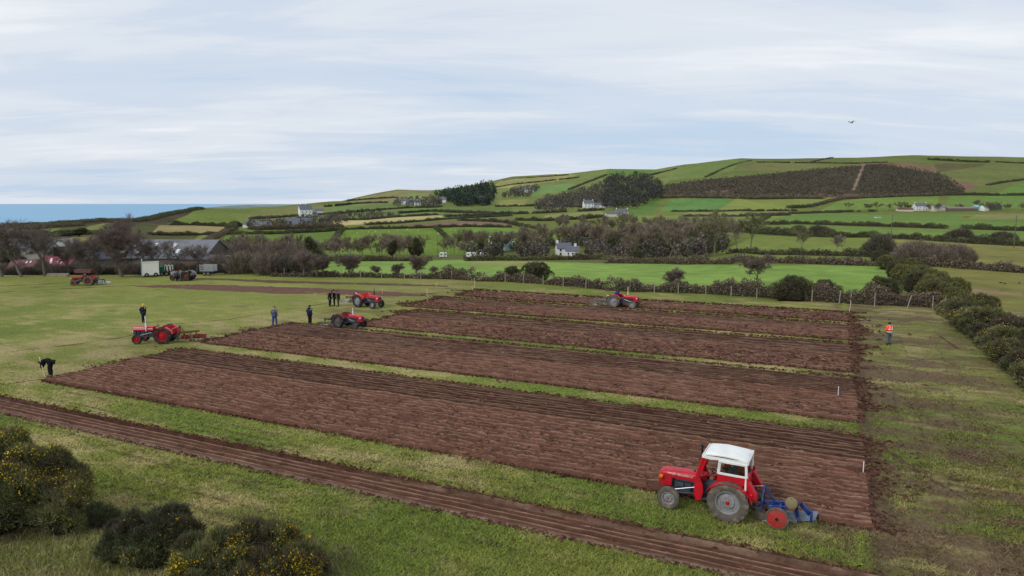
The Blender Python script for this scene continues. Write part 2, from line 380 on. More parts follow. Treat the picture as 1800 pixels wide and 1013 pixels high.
for k in STRIPS:                                            # and over the headlands at the ends
    s = STRIPS[k]; n = int((s['v'][1] - s['v'][0]) * 60); sz = 0.06 + 0.0012 * s['v'][0]
    for side, uu in ((-1, s['u'][0]), (1, s['u'][1])):
        v = rc.uniform(*s['v'], n); off = rc.exponential(0.28, n) * (0.1 + 1.9 * sstep(0.35, 0.65, fbm(v * 0.9, v * 0 + uu, 9, 3))) - 0.1; c0 = np.stack([uu + side * off, v, 0.03 + rc.uniform(-0.02, 0.06, n)], 1); q = sz * rc.uniform(0.5, 1.5, n)[:, None]
        b3 = [c0 + q * rc.uniform(-1, 1, (n, 3)) * np.array((2.0, 0.9, 0.4)) for _ in range(3)]; top = c0 + q * np.array((0, 0, 0.8))
        Vc.append(np.stack([b3[0], b3[1], top, b3[1], b3[2], top, b3[2], b3[0], top], 1).reshape(-1, 3)); Cc.append(np.repeat(rc.uniform(0.5, 1.4, n)[:, None] * np.array((0.105, 0.055, 0.038)), 9, 0))
Vc = np.concatenate(Vc); Cc = np.concatenate(Cc)
tag(link('soil_clods', np_mesh('soil_clods', Vc, np.arange(len(Vc)).reshape(-1, 3), Cc), soilm, rz=FA), 'loose red-brown clods on the ploughed soil', 'soil clods', kind='stuff')

# far strips on the left (their own direction), the headland furrow and scratch furrows as lumpy soil ribbons
def ribbon(name, pts, wd, z=0.02, amp=0.06, step=0.3, cross=4, seed=1, tone=1.0, ragged=0.3):
    """pts world xy polyline or (left,right) pairs"""
    P = np.array([(p[0], p[1]) for p in pts], float); seg = np.hypot(*np.diff(P, axis=0).T); L = np.concatenate([[0], np.cumsum(seg)])
    t = np.arange(0, L[-1], step); cx_ = np.interp(t, L, P[:, 0]); cy_ = np.interp(t, L, P[:, 1])
    W = np.interp(t, L, wd if hasattr(wd, '__len__') else [wd] * len(P))
    tx = np.gradient(cx_); ty = np.gradient(cy_); l = np.hypot(tx, ty) + 1e-9; nx, ny = -ty / l, tx / l
    a = np.linspace(-0.5, 0.5, cross + 1); T, A = np.meshgrid(t, a, indexing='ij')
    wv = W[:, None] * (1 + ragged * (fbm(T * 0.8, A * 0 + 2.2, seed, 3) - 0.5) * 2)
    X = cx_[:, None] + nx[:, None] * A * wv; Y = cy_[:, None] + ny[:, None] * A * wv
    Z = z + amp * (fbm(X * 2.1, Y * 2.1, seed + 3, 3) - 0.3); Z[:, 0] = -0.06; Z[:, -1] = -0.06
    c = np.array((0.120, 0.064, 0.047)) * tone * (0.7 + 0.6 * fbm(X.ravel() * 1.3, Y.ravel() * 3.0, seed + 9, 4, 0.6))[:, None]
    n, m = len(t), cross + 1; idx = np.arange(n * m).reshape(n, m)
    F = np.stack([idx[:-1, :-1], idx[1:, :-1], idx[1:, 1:], idx[:-1, 1:]], -1).reshape(-1, 4)
    o = link(name, np_mesh(name, np.stack([X.ravel(), Y.ravel(), Z.ravel()], 1), F, c, True), soilm)
    return tag(o, kind='structure')
ribbon('ploughed_soil', [G(238, 503.5), G(290, 503.5), G(340, 504.5), G(420, 507.5), G(513, 511), G(600, 514), G(690, 517.5), G(745, 520)], [0.3, 3.2, 5.0, 5.6, 6.2, 5.0, 3.6, 1.0], amp=0.16, cross=22, seed=3, tone=1.12, ragged=0.05)
ribbon('ploughed_soil', [G(330, 490), G(400, 492), G(513, 496.5), G(600, 498.5), G(680, 500.3), G(790, 503.5)], [1.0, 2.2, 2.6, 2.4, 2.4, 0.8], amp=0.14, cross=10, seed=5, tone=0.95, ragged=0.1)
for i, (pl, wd) in enumerate([([(0, 621), (80, 612), (160, 602), (232, 590)], 0.16), ([(300, 571), (400, 562), (500, 545), (590, 531)], 0.14), ([(0, 514), (60, 511), (110, 508), (240, 502)], 0.3),
      ([(0, 678), (50, 670), (90, 666)], 0.30), ([(0, 503), (70, 500), (120, 497)], 0.2), ([(560, 574), (600, 577), (660, 579)], 0.7), ([(600, 528), (700, 521), (800, 512), (860, 507)], 0.45),
      ([(1640, 582), (1665, 600), (1690, 617)], 0.55), ([(1570, 800), (1680, 870), (1800, 930)], 0.35), ([(1600, 770), (1700, 800), (1800, 830)], 0.3)]):
    ribbon('scratch_furrow', [G(*p) for p in pl], wd, z=0.012, amp=0.05, cross=3, seed=20 + i, tone=0.75, ragged=0.6)

# tyre prints: rows of lug marks pressed into the turf
rngT = np.random.default_rng(5); Vt = []; Ct = []
def track(pts, wd=0.26, pitch=0.17, keepp=0.62):
    P = np.array([(p[0], p[1]) for p in pts]); seg = np.hypot(*np.diff(P, axis=0).T); L = np.concatenate([[0], np.cumsum(seg)])
    for t in np.arange(0, L[-1], pitch):
        x = np.interp(t, L, P[:, 0]); y = np.interp(t, L, P[:, 1]); x2 = np.interp(t + 0.1, L, P[:, 0]); y2 = np.interp(t + 0.1, L, P[:, 1])
        dx, dy = x2 - x, y2 - y; l = math.hypot(dx, dy) or 1; dx /= l; dy /= l
        nz = float(fbm(t * 0.35, y * 0.05, 77, 3))
        for sgn in (-1, 1):
            if rngT.random() > keepp * 2.0 * max(0, nz - 0.12): continue
            ca, sa = math.cos(sgn * 0.62), math.sin(sgn * 0.62); ax, ay = -dy * sgn, dx * sgn
            bx, by = ax * ca - ay * sa, ax * sa + ay * ca; ln = wd * 0.5 * rngT.uniform(0.6, 1.1); w2 = rngT.uniform(0.022, 0.045)
            q = [(0, -w2), (ln, -w2), (ln, w2), (0, w2)]
            for a, b in q: Vt.append((x + bx * a - by * b, y + by * a + bx * b, 0.052 + 0.0 * a))
            tn = rngT.uniform(0.8, 1.6); Ct.extend([(0.095 * tn, 0.078 * tn, 0.040 * tn)] * 4)
def urow(v, u0, u1, wv=0.25): return [xy(u, v + wv * math.sin(u * 0.11)) for u in np.linspace(u0, u1, 30)]
for v, a, b in ((22.15, -40, 2), (23.45, -42, -6), (22.75, -30, 6), (18.6, -30, 8), (17.2, -26, 2), (15.8, -22, 4), (16.4, -24, -6), (19.1, -40, -16)): track(urow(v, a, b))
for px in (1560, 1600, 1660): track([G(px, 940), G(px + 20, 760), G(px + 5, 650), G(px - 20, 590)], keepp=0.4)
Vt = np.array(Vt); me = np_mesh('tyre_prints', Vt, np.arange(len(Vt)).reshape(-1, 4), np.array(Ct))
tag(link('tyre_prints', me, soilm), 'dark tyre lug prints pressed into the grass', 'tyre prints', kind='stuff')

# ---- short rough grass
rg = np.random.default_rng(8)
N = 260000
px = rg.uniform(-120, 1920, N); py = 560 + (1050 - 560) * rg.uniform(0, 1, N) ** 0.85
xc = (px - 900) / FPX; yc = (506.5 - py) / FPX; dz = -SP + yc * CP; tt = -CAMH / dz
gx = xc * tt; gy = (CP + yc * SP) * tt; gu = gx * FCa + gy * FSa; gv = -gx * FSa + gy * FCa
ok = ~in_strip(gu, gv, -0.05) & (gy < back_y(gx) - 0.2) & ~((np.abs(gu - 1.98) < 0.2) & (gv < 76) & (rg.random(N) < 0.8))
gx, gy, gu, gv, tt = gx[ok], gy[ok], gu[ok], gv[ok], tt[ok]; n = len(gx)
cc = field_colour(gu, gv); mudk = cc[:, 1] / cc[:, 0]; ok = (mudk > 0.78) | (rg.random(n) < 0.35)
gx, gy, gu, gv, tt, cc = gx[ok], gy[ok], gu[ok], gv[ok], tt[ok], cc[ok]; n = len(gx)
hh = rg.uniform(0.05, 0.125, n) * (1 - 0.7 * sstep(28, 55, tt)) * (0.6 + 0.9 * fbm(gu * 0.8, gv * 0.8, 91, 3)); ww = rg.uniform(0.008, 0.017, n) * (0.55 + tt / 30)
gz = (fbm(gu * 0.5, gv * 0.5, 3, 4) - 0.5) * 0.10 - 0.015
Vg = []; Cg = []
for k in range(2):
    a = rg.uniform(0, 2 * math.pi, n); le = rg.uniform(0.6, 2.2, n) * hh; b = rg.uniform(0, 2 * math.pi, n)
    bx, by = gx + rg.normal(0, 0.03, n), gy + rg.normal(0, 0.03, n)
    p0 = np.stack([bx - ww * np.cos(a), by - ww * np.sin(a), gz], 1); p1 = np.stack([bx + ww * np.cos(a), by + ww * np.sin(a), gz], 1)
    p2 = np.stack([bx + le * np.cos(b), by + le * np.sin(b), gz + hh], 1)
    Vg.append(np.stack([p0, p1, p2], 1).reshape(-1, 3)); tn = rg.uniform(0.6, 1.6, n)
    cx_ = np.clip(1.22 * cc * tn[:, None] + rg.normal(0, 0.012, (n, 3)), 0.01, 1); Cg.append(np.repeat(cx_, 3, 0))
Vg = np.concatenate(Vg); Cg = np.concatenate(Cg)
bladem = mat('grass_blades', attr=True, rough=0.8, var=0.1, scale=2.0, spec=0.15)
tag(link('grass', np_mesh('grass', Vg, np.arange(len(Vg)).reshape(-1, 3), Cg), bladem), 'short rough green and straw coloured grass of the field', 'grass', kind='stuff')

# ------------------------------------------------------------------ land beyond the field
def fl(d): return 358 + 12960.0 / d
KN = {  # photograph column: (distance, height in the picture) of eight contour lines, last one the skyline
 -700: [(100, 0), (115, 486), (140, 482), (170, 460), (200, 440), (235, 424), (270, 414), (310, 405)],
 0:    [(100, 0), (115, 486), (140, 482), (170, 460), (210, 430), (250, 416), (290, 406), (340, 398.5)],
 100:  [(100, 0), (115, 486), (140, 482), (175, 460), (220, 430), (270, 414), (320, 403), (385, 392.5)],
 180:  [(100, 0), (115, 486), (140, 482), (180, 458), (230, 430), (290, 412), (350, 400), (430, 388)],
 250:  [(100, 0), (115, 486), (145, 481), (190, 456), (250, 430), (330, 411), (420, 400), (520, 387.5)],
 300:  [(102, 0), (118, 484), (150, 478), (200, 454), (270, 430), (360, 412), (470, 398), (620, 375.5)],
 350:  [(103, 0), (122, 482), (160, 474), (220, 450), (300, 428), (400, 410), (540, 390), (720, 366)],
 430:  [(104, 0), (135, 471), (180, 461), (250, 446), (330, 426), (450, 402), (600, 386), (800, 367.5)],
 500:  [(104, 0), (140, 470), (200, 459), (270, 447), (340, 430), (470, 404), (680, 384), (1050, 361.5)],
 600:  [(104, 0), (145, 468), (230, 456), (310, 446), (400, 422), (500, 402), (800, 378), (1480, 353)],
 650:  [(104, 0), (147, 467), (235, 456), (315, 446), (405, 422), (505, 401), (830, 376), (1600, 343)],
 700:  [(104, 0), (150, 466), (240, 456), (320, 446), (410, 422), (510, 400), (850, 374), (1700, 334)],
 760:  [(102, 0), (150, 466), (240, 456), (325, 446), (415, 422), (515, 398), (880, 370), (1740, 334)],
 800:  [(100, 0), (150, 465), (240, 456), (330, 445), (420, 422), (520, 396), (900, 366), (1750, 330)],
 850:  [(99, 0), (150, 465), (240, 456), (330, 445), (425, 421), (525, 396), (900, 364), (1760, 322)],
 900:  [(96, 0), (150, 464), (240, 456), (330, 444), (430, 420), (530, 396), (900, 362), (1780, 311)],
 1000: [(90, 0), (150, 463), (240, 455), (330, 440), (430, 416), (540, 392), (880, 361), (1800, 304.5)],
 1070: [(82, 0), (150, 463), (240, 455), (330, 436), (430, 412), (550, 390), (850, 362), (1800, 297)],
 1150: [(80, 0), (148, 463), (235, 453), (325, 432), (430, 410), (555, 388), (850, 360), (1790, 298.5)],
 1200: [(80, 0), (145, 463), (230, 450), (320, 428), (430, 406), (560, 386), (850, 358), (1780, 290)],
 1300: [(76, 0), (132, 460), (185, 436), (245, 415), (345, 399), (600, 380), (880, 354), (1750, 278.5)],
 1400: [(73, 0), (124, 462.5), (180, 431), (242, 412), (350, 396), (720, 374), (960, 350), (1720, 279)],
 1500: [(72, 0), (124, 462.5), (180, 430), (242, 412), (350, 396), (760, 373), (980, 349), (1710, 278)],
 1600: [(70, 0), (124, 462.5), (180, 430), (242, 412), (350, 396), (780, 373), (1000, 348), (1700, 273.5)],
 1700: [(70, 0), (124, 462.5), (180, 430), (242, 412), (350, 396), (780, 372), (1000, 347), (1690, 276.5)],
 1800: [(70, 0), (124, 462.5), (180, 430), (242, 412), (350, 396), (780, 372), (1000, 346), (1680, 277.5)],
 2500: [(70, 0), (124, 462.5), (180, 430), (242, 412), (350, 396), (780, 372), (1000, 346), (1680, 282)],
}
KC = np.array(sorted(KN)); KD = np.array([[p[0] for p in KN[c]] for c in KC], float)
KY = np.array([[fl(p[0]) if p[1] == 0 else p[1] for p in KN[c]] for c in KC], float)
def elev(y):
    yc = (506.5 - np.asarray(y, float)) / FPX; return (-SP + yc * CP) / (CP + yc * SP)
KZ = CAMH + KD * elev(KY); KZ[:, 0] = 0.0
SREF = 1.0053
def knots(s):
    pc = 900 + np.asarray(s, float) * FPX * SREF
    return np.array([np.interp(pc, KC, KD[:, k]) for k in range(8)]), np.array([np.interp(pc, KC, KZ[:, k]) for k in range(8)])
def relief(x, y):
    d = np.asarray(y, float); a = 0.0030 * np.clip(d - 130, 0, 1500)
    return a * (fbm(np.asarray(x) * 0.006, d * 0.006, 71, 4) - 0.5) * 1.2
def zland(x, y):
    """height of the land under (x, y), y > 60"""
    s = x / y; D, Z = knots(s); return float(np.interp(y, D, Z)) + float(relief(x, y))
def T(px, py):
    """point on the land seen at a place of the photograph"""
    a, b, c = ray(px, py); s = a / b; e = c / b; D, Z = knots(s)
    dd = np.linspace(D[0] * 0.5, D[-1], 1500); zz = np.interp(dd, D, Z, left=0) + relief(s * dd, dd); zz[dd < D[0]] = 0
    ee = np.maximum.accumulate((zz - CAMH) / dd); d = float(np.interp(e, ee, dd))
    return Vector((s * d, d, zland(s * d, d) if d > D[0] else 0.0))
cols = np.arange(-640, 2441, 3.0); S = (cols - 900) / FPX / SREF; D, Zk = knots(S); NC = len(cols)
rows_d = []; rows_z = []
for t in np.linspace(0.35, 1, 5)[:-1]: rows_d.append(D[0] * t); rows_z.append(np.zeros(NC))
for k, m in enumerate((18, 24, 28, 34, 34, 40, 70)):
    for t in np.linspace(0, 1, m, endpoint=False): rows_d.append(D[k] * (1 - t) + D[k + 1] * t); rows_z.append(Zk[k] * (1 - t) + Zk[k + 1] * t)
rows_d.append(D[7]); rows_z.append(Zk[7])
back = np.interp(cols, [400, 900, 1300], [0, 0.0, 1.0])       # behind the skyline: falls to the sea on the left, rolls on inland on the right
for t, g in ((0.05, 0.04), (0.15, 0.3), (0.4, 1.0)):
    rows_d.append(D[7] * (1 + t)); rows_z.append(Zk[7] * (1 - g) + g * (-70))
DD = np.array(rows_d); ZZ = np.array(rows_z); SS = np.broadcast_to(S, DD.shape); XX = SS * DD
rel = relief(XX.ravel(), DD.ravel()).reshape(DD.shape); rel[-3:] = 0; ZZ = ZZ + rel
ZZ = ZZ - 0.22 * (1 - sstep(0, 1, (DD - D[0]) / 12))
Pp = np.stack([XX.ravel(), DD.ravel(), ZZ.ravel()], 1)
# where each point falls in the photograph, to lay out the fields
dep = Pp[:, 1] * CP - (Pp[:, 2] - CAMH) * SP; upv = Pp[:, 1] * SP + (Pp[:, 2] - CAMH) * CP
PX = 900 + FPX * Pp[:, 0] / dep; PY = 506.5 - FPX * upv / dep
def inpoly(poly):
    r = np.zeros(len(PX), bool); n = len(poly)
    for i in range(n):
        x0, y0 = poly[i]; x1, y1 = poly[(i + 1) % n]
        if y0 == y1: continue
        c = ((y0 > PY) != (y1 > PY)); r ^= c & (PX < (x1 - x0) * (PY - y0) / (y1 - y0) + x0)
    return r
g_ = lambda r, g, b: np.array(s2l(r, g, b))
LC = np.ones((len(PX), 3)) * g_(98, 116, 54)
PATCH = [
 ([(-900, 500), (-900, 395), (420, 370), (420, 500)], (84, 84, 52)),                    # rough farm ground
 ([(380, 500), (380, 445), (1060, 440), (1250, 440), (1250, 470), (600, 470)], (96, 98, 58)),   # valley floor
 ([(520, 520), (560, 461), (820, 457), (1100, 464), (1290, 465), (1560, 466), (1640, 525), (1400, 560), (900, 520)], (110, 150, 64)),  # emerald field
 ([(820, 468), (830, 462), (960, 460), (960, 467)], (138, 136, 84)),
 ([(1600, 470), (1830, 470), (2600, 480), (2600, 900), (1700, 900), (1640, 530)], (112, 120, 62)),
 ([(1680, 512), (1740, 508), (1800, 516), (1800, 520), (1700, 520)], (140, 124, 88)),
 ([(1260, 445), (1330, 415), (1540, 418), (1540, 450)], (106, 130, 56)),
 ([(1540, 450), (1540, 418), (1820, 434), (2600, 450), (2600, 470), (1800, 476)], (116, 124, 66)),
 ([(1330, 413), (1380, 396), (1660, 404), (2600, 412), (2600, 432), (1800, 430), (1540, 415)], (98, 132, 56)),
 ([(1360, 394), (1390, 376), (2600, 374), (2600, 408), (1660, 401)], (92, 128, 56)),
 ([(1700, 385), (1720, 376), (1850, 376), (1850, 386)], (118, 128, 74)),
 ([(1100, 420), (1100, 380), (1390, 378), (1300, 404), (1280, 420)], (104, 132, 60)),
 ([(1210, 410), (1240, 389), (1320, 390), (1310, 402)], (72, 128, 46)),
 ([(1200, 378), (1210, 373), (1400, 372), (1400, 379)], (130, 132, 82)),
 ([(1160, 371), (1180, 350), (1260, 347), (1290, 350), (1260, 370)], (84, 132, 66)),
 ([(1262, 370), (1292, 350), (1470, 348), (1450, 360), (1390, 362), (1380, 371)], (116, 138, 62)),
 ([(1440, 372), (1470, 355), (1530, 348), (1650, 344), (1650, 360), (1600, 366)], (100, 136, 58)),
 ([(1660, 366), (1670, 345), (2600, 343), (2600, 366)], (92, 130, 58)),
 ([(1060, 372), (1110, 365), (1160, 345), (1165, 352), (1150, 372), (1120, 380)], (80, 118, 52)),
 # right hill
 ([(1150, 345), (1160, 320), (1200, 286), (1300, 274), (1600, 268), (1820, 272), (2600, 276), (2600, 344), (1650, 344)], (92, 112, 58)),
 ([(1160, 318), (1200, 288), (1300, 276), (1290, 300), (1240, 312)], (98, 124, 62)),
 ([(1290, 300), (1330, 287), (1500, 290), (1500, 296), (1400, 300)], (104, 114, 66)),
 ([(1480, 292), (1545, 286), (1600, 286), (1680, 300), (1740, 322), (1700, 336), (1640, 326)], (122, 100, 78)),
 ([(1640, 288), (1730, 288), (1720, 306), (1650, 304)], (88, 92, 62)),
 ([(1640, 305), (1740, 290), (2600, 292), (2600, 316), (1720, 326)], (98, 114, 62)),
 ([(1155, 346), (1165, 326), (1240, 316), (1330, 308), (1420, 299), (1500, 292), (1550, 288), (1600, 297), (1650, 306), (1690, 332), (1700, 340), (1640, 344), (1400, 346)], (66, 60, 46)),
 ([(1220, 347), (1240, 336), (1280, 334), (1290, 345)], (102, 86, 70)),
 ([(1155, 348), (1160, 342), (1640, 340), (1640, 345), (1400, 349)], (98, 82, 68)),
 ([(1498, 334), (1517, 288), (1521, 288), (1503, 334)], (132, 112, 94)),
 ([(1740, 345), (1790, 322), (2600, 314), (2600, 342)], (90, 128, 58)),
 # middle hill
 ([(850, 372), (860, 320), (1000, 302), (1075, 294), (1200, 288), (1160, 340), (1060, 372)], (104, 126, 66)),
 ([(860, 332), (880, 318), (1000, 304), (1020, 312), (900, 330)], (142, 140, 88)),
 ([(1066, 312), (1066, 294), (1160, 294), (1150, 308)], (86, 124, 58)),
 ([(930, 345), (950, 328), (1010, 322), (1000, 334)], (100, 140, 78)),
 ([(870, 362), (880, 352), (930, 350), (920, 362)], (126, 138, 74)),
 ([(950, 390), (960, 378), (1060, 370), (1060, 386)], (122, 136, 78)),
 # sheep field and neighbours
 ([(360, 446), (400, 413), (600, 405), (575, 446)], (92, 124, 48)),
 ([(575, 448), (602, 404), (760, 401), (830, 400), (1000, 410), (960, 424), (820, 448)], (96, 130, 44)),
 ([(820, 420), (830, 400), (935, 402), (900, 420)], (98, 138, 50)),
 ([(330, 432), (350, 414), (410, 408), (380, 425)], (110, 128, 58)),
 ([(265, 412), (280, 396), (400, 398), (396, 412)], (146, 134, 92)),
 ([(295, 393), (340, 366), (440, 366), (500, 362), (480, 386), (400, 396)], (98, 122, 52)),
 ([(240, 392), (300, 370), (352, 364), (330, 378), (290, 394)], (74, 66, 50)),
 ([(420, 398), (440, 372), (560, 358), (600, 366), (570, 384), (500, 396)], (108, 120, 66)),
 ([(570, 398), (590, 386), (740, 378), (800, 380), (700, 392)], (176, 166, 112)),
 ([(650, 402), (740, 393), (900, 384), (915, 397), (830, 399)], (120, 98, 82)),
 ([(560, 384), (580, 362), (700, 352), (780, 350), (780, 376), (640, 386)], (96, 124, 66)),
 ([(600, 360), (640, 346), (720, 332), (760, 334), (750, 350), (690, 356)], (122, 126, 84)),
 ([(700, 348), (720, 340), (750, 340), (740, 348)], (110, 138, 72)),
 ([(780, 376), (780, 362), (900, 362), (900, 384), (800, 386)], (92, 116, 60)),
 # coast on the left
 ([(-900, 402), (-100, 400), (60, 394), (180, 386), (250, 384), (250, 393), (180, 394), (100, 398), (30, 403), (-100, 410)], (70, 62, 44)),
 ([(142, 412), (155, 398), (185, 392), (215, 394), (200, 412)], (122, 124, 72)),
 ([(66, 408), (75, 401), (108, 400), (100, 408)], (96, 120, 54)),
 ([(118, 424), (130, 414), (160, 414), (150, 426)], (112, 116, 64)),
]
for poly, c in PATCH: LC[inpoly(poly)] = g_(*c)
wx = fbm(Pp[:, 0] * 0.02, Pp[:, 1] * 0.012, 81, 5, 0.6); wy = fbm(Pp[:, 0] * 0.11, Pp[:, 1] * 0.05, 83, 4, 0.6)
gr = (LC[:, 1] > LC[:, 0] * 1.05)[:, None]; lum = LC @ np.array((0.25, 0.65, 0.10)); LC = np.where(gr, (LC * 0.88 + 0.12 * lum[:, None]) * np.array((1.10, 0.92, 0.80)), LC * np.array((0.97, 0.95, 0.95)))
LC = LC * (0.66 + 0.42 * wx + 0.30 * wy)[:, None]
brn = LC[:, 0] > LC[:, 1] * 1.02; LC[brn] *= (0.7 + 0.6 * fbm(Pp[brn, 0] * 0.05, Pp[brn, 1] * 0.03, 87, 5, 0.65))[:, None]
nr = DD.shape[0]; idx = np.arange(nr * NC).reshape(nr, NC)
F = np.stack([idx[:-1, :-1], idx[:-1, 1:], idx[1:, 1:], idx[1:, :-1]], -1).reshape(-1, 4)
landm = mat('land', attr=True, rough=0.95, var=0.26, scale=0.22, bump=0.25, bscale=0.6, spec=0.05)
tag(link('hills', np_mesh('hills', Pp, F, np.clip(LC, 0.004, 1), True), landm), kind='structure')

# ---- sea and far coast
SEA = -62.0
sm_ = mat('sea', s2l(124, 168, 198), rough=0.55, var=0.06, scale=0.004, bump=0.15, bscale=0.05, spec=0.25)
V = []; ny_ = [60, 400, 1200, 3000, 8000, 20000, 60000, 100000]
for y in ny_: V += [(-1.6 * y - 2500, y, SEA), (1.6 * y + 2500, y, SEA)]
F = [(2 * i, 2 * i + 1, 2 * i + 3, 2 * i + 2) for i in range(len(ny_) - 1)]
tag(link('sea', np_mesh('sea', V, F), sm_), kind='structure')
m = MB(); ring = []
for i in range(41):
    t = i / 40; pxx = 338 + t * 300; yy = 9000 + 2500 * t; s = (pxx - 900) / FPX / 0.998
    prof = math.sin(math.pi * min(1, t * 3.2) / 2) * (0.75 + 0.35 * float(fbm(t * 9, 0.3, 5, 3)))
    top = SEA + 2 + 56 * prof * (yy / 9000)
    ring.append([(s * yy, yy - 160, SEA - 3), (s * yy, yy - 90, SEA + (top - SEA) * 0.6), (s * yy, yy + 300, top), (s * yy, yy + 1200, SEA - 3)])
m.loft(ring); tag(m.build('far_headland', mat('headland', s2l(128, 138, 132), rough=0.95, var=0.25, scale=0.004), smooth=60), kind='structure')
# ------------------------------------------------------------------ vegetation generators
def unit(a): return a / (np.linalg.norm(a, axis=1, keepdims=True) + 1e-9)
def cards(P, D, ln, wd, rng):
    """slim triangles rooted at P pointing along D"""
    n = len(P); side = unit(np.cross(D, rng.normal(size=(n, 3)))); w = np.broadcast_to(wd, n)[:, None]; l = np.broadcast_to(ln, n)[:, None]
    return np.stack([P - side * w, P + side * w, P + D * l], 1).reshape(-1, 3)
leafm = mat('foliage', attr=True, rough=0.85, var=0.10, scale=1.0, spec=0.12)
twigm = mat('twigs', attr=True, rough=0.9, var=0.12, scale=1.0, spec=0.1)
flowm = mat('gorse_flower', (0.74, 0.50, 0.02), rough=0.7, var=0.3, scale=9.0, spec=0.1)
barkm = mat('bark', (0.075, 0.062, 0.052), rough=0.95, var=0.3, scale=5.0, bump=0.01, bscale=25)

def sublobes(lobes, seed, k=15, lo=0.24, hi=0.46):
    rg_ = np.random.default_rng(seed); out = [tuple(np.array(l) * np.array((1, 1, 1, 0.84, 0.84, 0.84))) for l in lobes]
    for l in lobes:
        for _ in range(k):
            d = rg_.normal(size=3); d /= np.linalg.norm(d); d[2] = abs(d[2]) if d[2] < -0.25 else d[2]; q = rg_.uniform(lo, hi); m_ = min(l[3:6])
            out.append((l[0] + d[0] * l[3] * 0.86, l[1] + d[1] * l[4] * 0.86, max(0.1, l[2] + d[2] * l[5] * 0.86), m_ * q, m_ * q, m_ * q * rg_.uniform(1.0, 1.5)))
    return out
def lobes_points(lobes, n, rng, lo=0.74, hi=1.05, zmin=-0.35):
    A = np.array([l[3] * l[4] + l[3] * l[5] + l[4] * l[5] for l in lobes]); k = rng.choice(len(lobes), n, p=A / A.sum())
    Lb = np.array(lobes)[k]; d = unit(rng.normal(size=(n, 3))); d[:, 2] = np.where(d[:, 2] < zmin, -d[:, 2], d[:, 2])
    bump = 0.72 + 0.56 * fbm(d[:, 0] * 2.9 + k * 3.3, d[:, 1] * 2.9 + d[:, 2] * 2.5, 7, 3)
    r = rng.uniform(lo, hi, n) * bump; P = Lb[:, :3] + d * r[:, None] * Lb[:, 3:6]
    keep = P[:, 2] > 0.02
    for j, l in enumerate(lobes):
        q = (P - np.array(l[:3])) / np.array(l[3:6]); keep &= (k == j) | ((q ** 2).sum(1) > 0.45)
    return P[keep], d[keep], r[keep]
def blob(c, r, seed, nu=12, nv=8):
    V = []; F = []
    for j in range(nv + 1):
        t = math.pi * j / nv
        for i in range(nu):
            a = 2 * math.pi * i / nu; d = np.array((math.sin(t) * math.cos(a), math.sin(t) * math.sin(a), math.cos(t)))
            s = 0.8 + 0.4 * float(vnoise(d[0] * 2 + seed, d[1] * 2 + d[2] * 2, seed)); V.append(np.array(c) + d * s * np.array(r))
    for j in range(nv):
        for i in range(nu):
            i2 = (i + 1) % nu; F += [(j * nu + i, (j + 1) * nu + i, (j + 1) * nu + i2), (j * nu + i, (j + 1) * nu + i2, j * nu + i2)]
    return np.array(V), np.array(F)
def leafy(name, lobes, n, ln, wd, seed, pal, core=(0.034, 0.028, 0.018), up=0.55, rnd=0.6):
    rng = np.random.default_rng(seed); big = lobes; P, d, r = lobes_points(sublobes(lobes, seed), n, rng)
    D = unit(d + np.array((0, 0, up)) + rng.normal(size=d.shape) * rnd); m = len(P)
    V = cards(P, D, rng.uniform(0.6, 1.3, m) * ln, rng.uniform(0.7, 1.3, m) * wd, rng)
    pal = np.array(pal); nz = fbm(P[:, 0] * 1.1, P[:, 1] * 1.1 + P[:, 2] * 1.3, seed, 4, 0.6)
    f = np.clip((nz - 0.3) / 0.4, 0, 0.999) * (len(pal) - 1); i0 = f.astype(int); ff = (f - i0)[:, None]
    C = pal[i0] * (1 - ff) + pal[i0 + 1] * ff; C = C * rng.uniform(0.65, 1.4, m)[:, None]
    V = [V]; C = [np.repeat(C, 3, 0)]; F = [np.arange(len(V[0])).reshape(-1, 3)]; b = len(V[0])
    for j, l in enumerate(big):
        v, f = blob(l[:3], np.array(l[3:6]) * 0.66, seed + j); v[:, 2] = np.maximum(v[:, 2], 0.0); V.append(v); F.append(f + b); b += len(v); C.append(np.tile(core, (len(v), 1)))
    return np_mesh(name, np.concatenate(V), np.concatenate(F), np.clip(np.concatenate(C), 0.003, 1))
def flowers(name, lobes, n, sz, seed, thr=0.52):
    rng = np.random.default_rng(seed + 500); P, d, r = lobes_points(sublobes(lobes, seed), n, rng, 0.96, 1.12, -0.2)
    nz = fbm(P[:, 0] * 1.5 + 3, P[:, 1] * 1.5 + P[:, 2] * 1.5, seed + 3, 4, 0.6); ok = nz + rng.normal(0, 0.04, len(P)) > thr; P = P[ok]; d = d[ok]
    D = unit(d + rng.normal(size=d.shape) * 0.7); V = cards(P, D, rng.uniform(0.7, 1.5, len(P)) * sz, rng.uniform(0.3, 0.6, len(P)) * sz, rng)
    return np_mesh(name, V, np.arange(len(V)).reshape(-1, 3))
GORSE = [(0.100, 0.082, 0.050), (0.108, 0.112, 0.050), (0.140, 0.152, 0.058), (0.190, 0.172, 0.082)]
DARKG = [(0.078, 0.072, 0.048), (0.092, 0.104, 0.050), (0.128, 0.138, 0.062)]

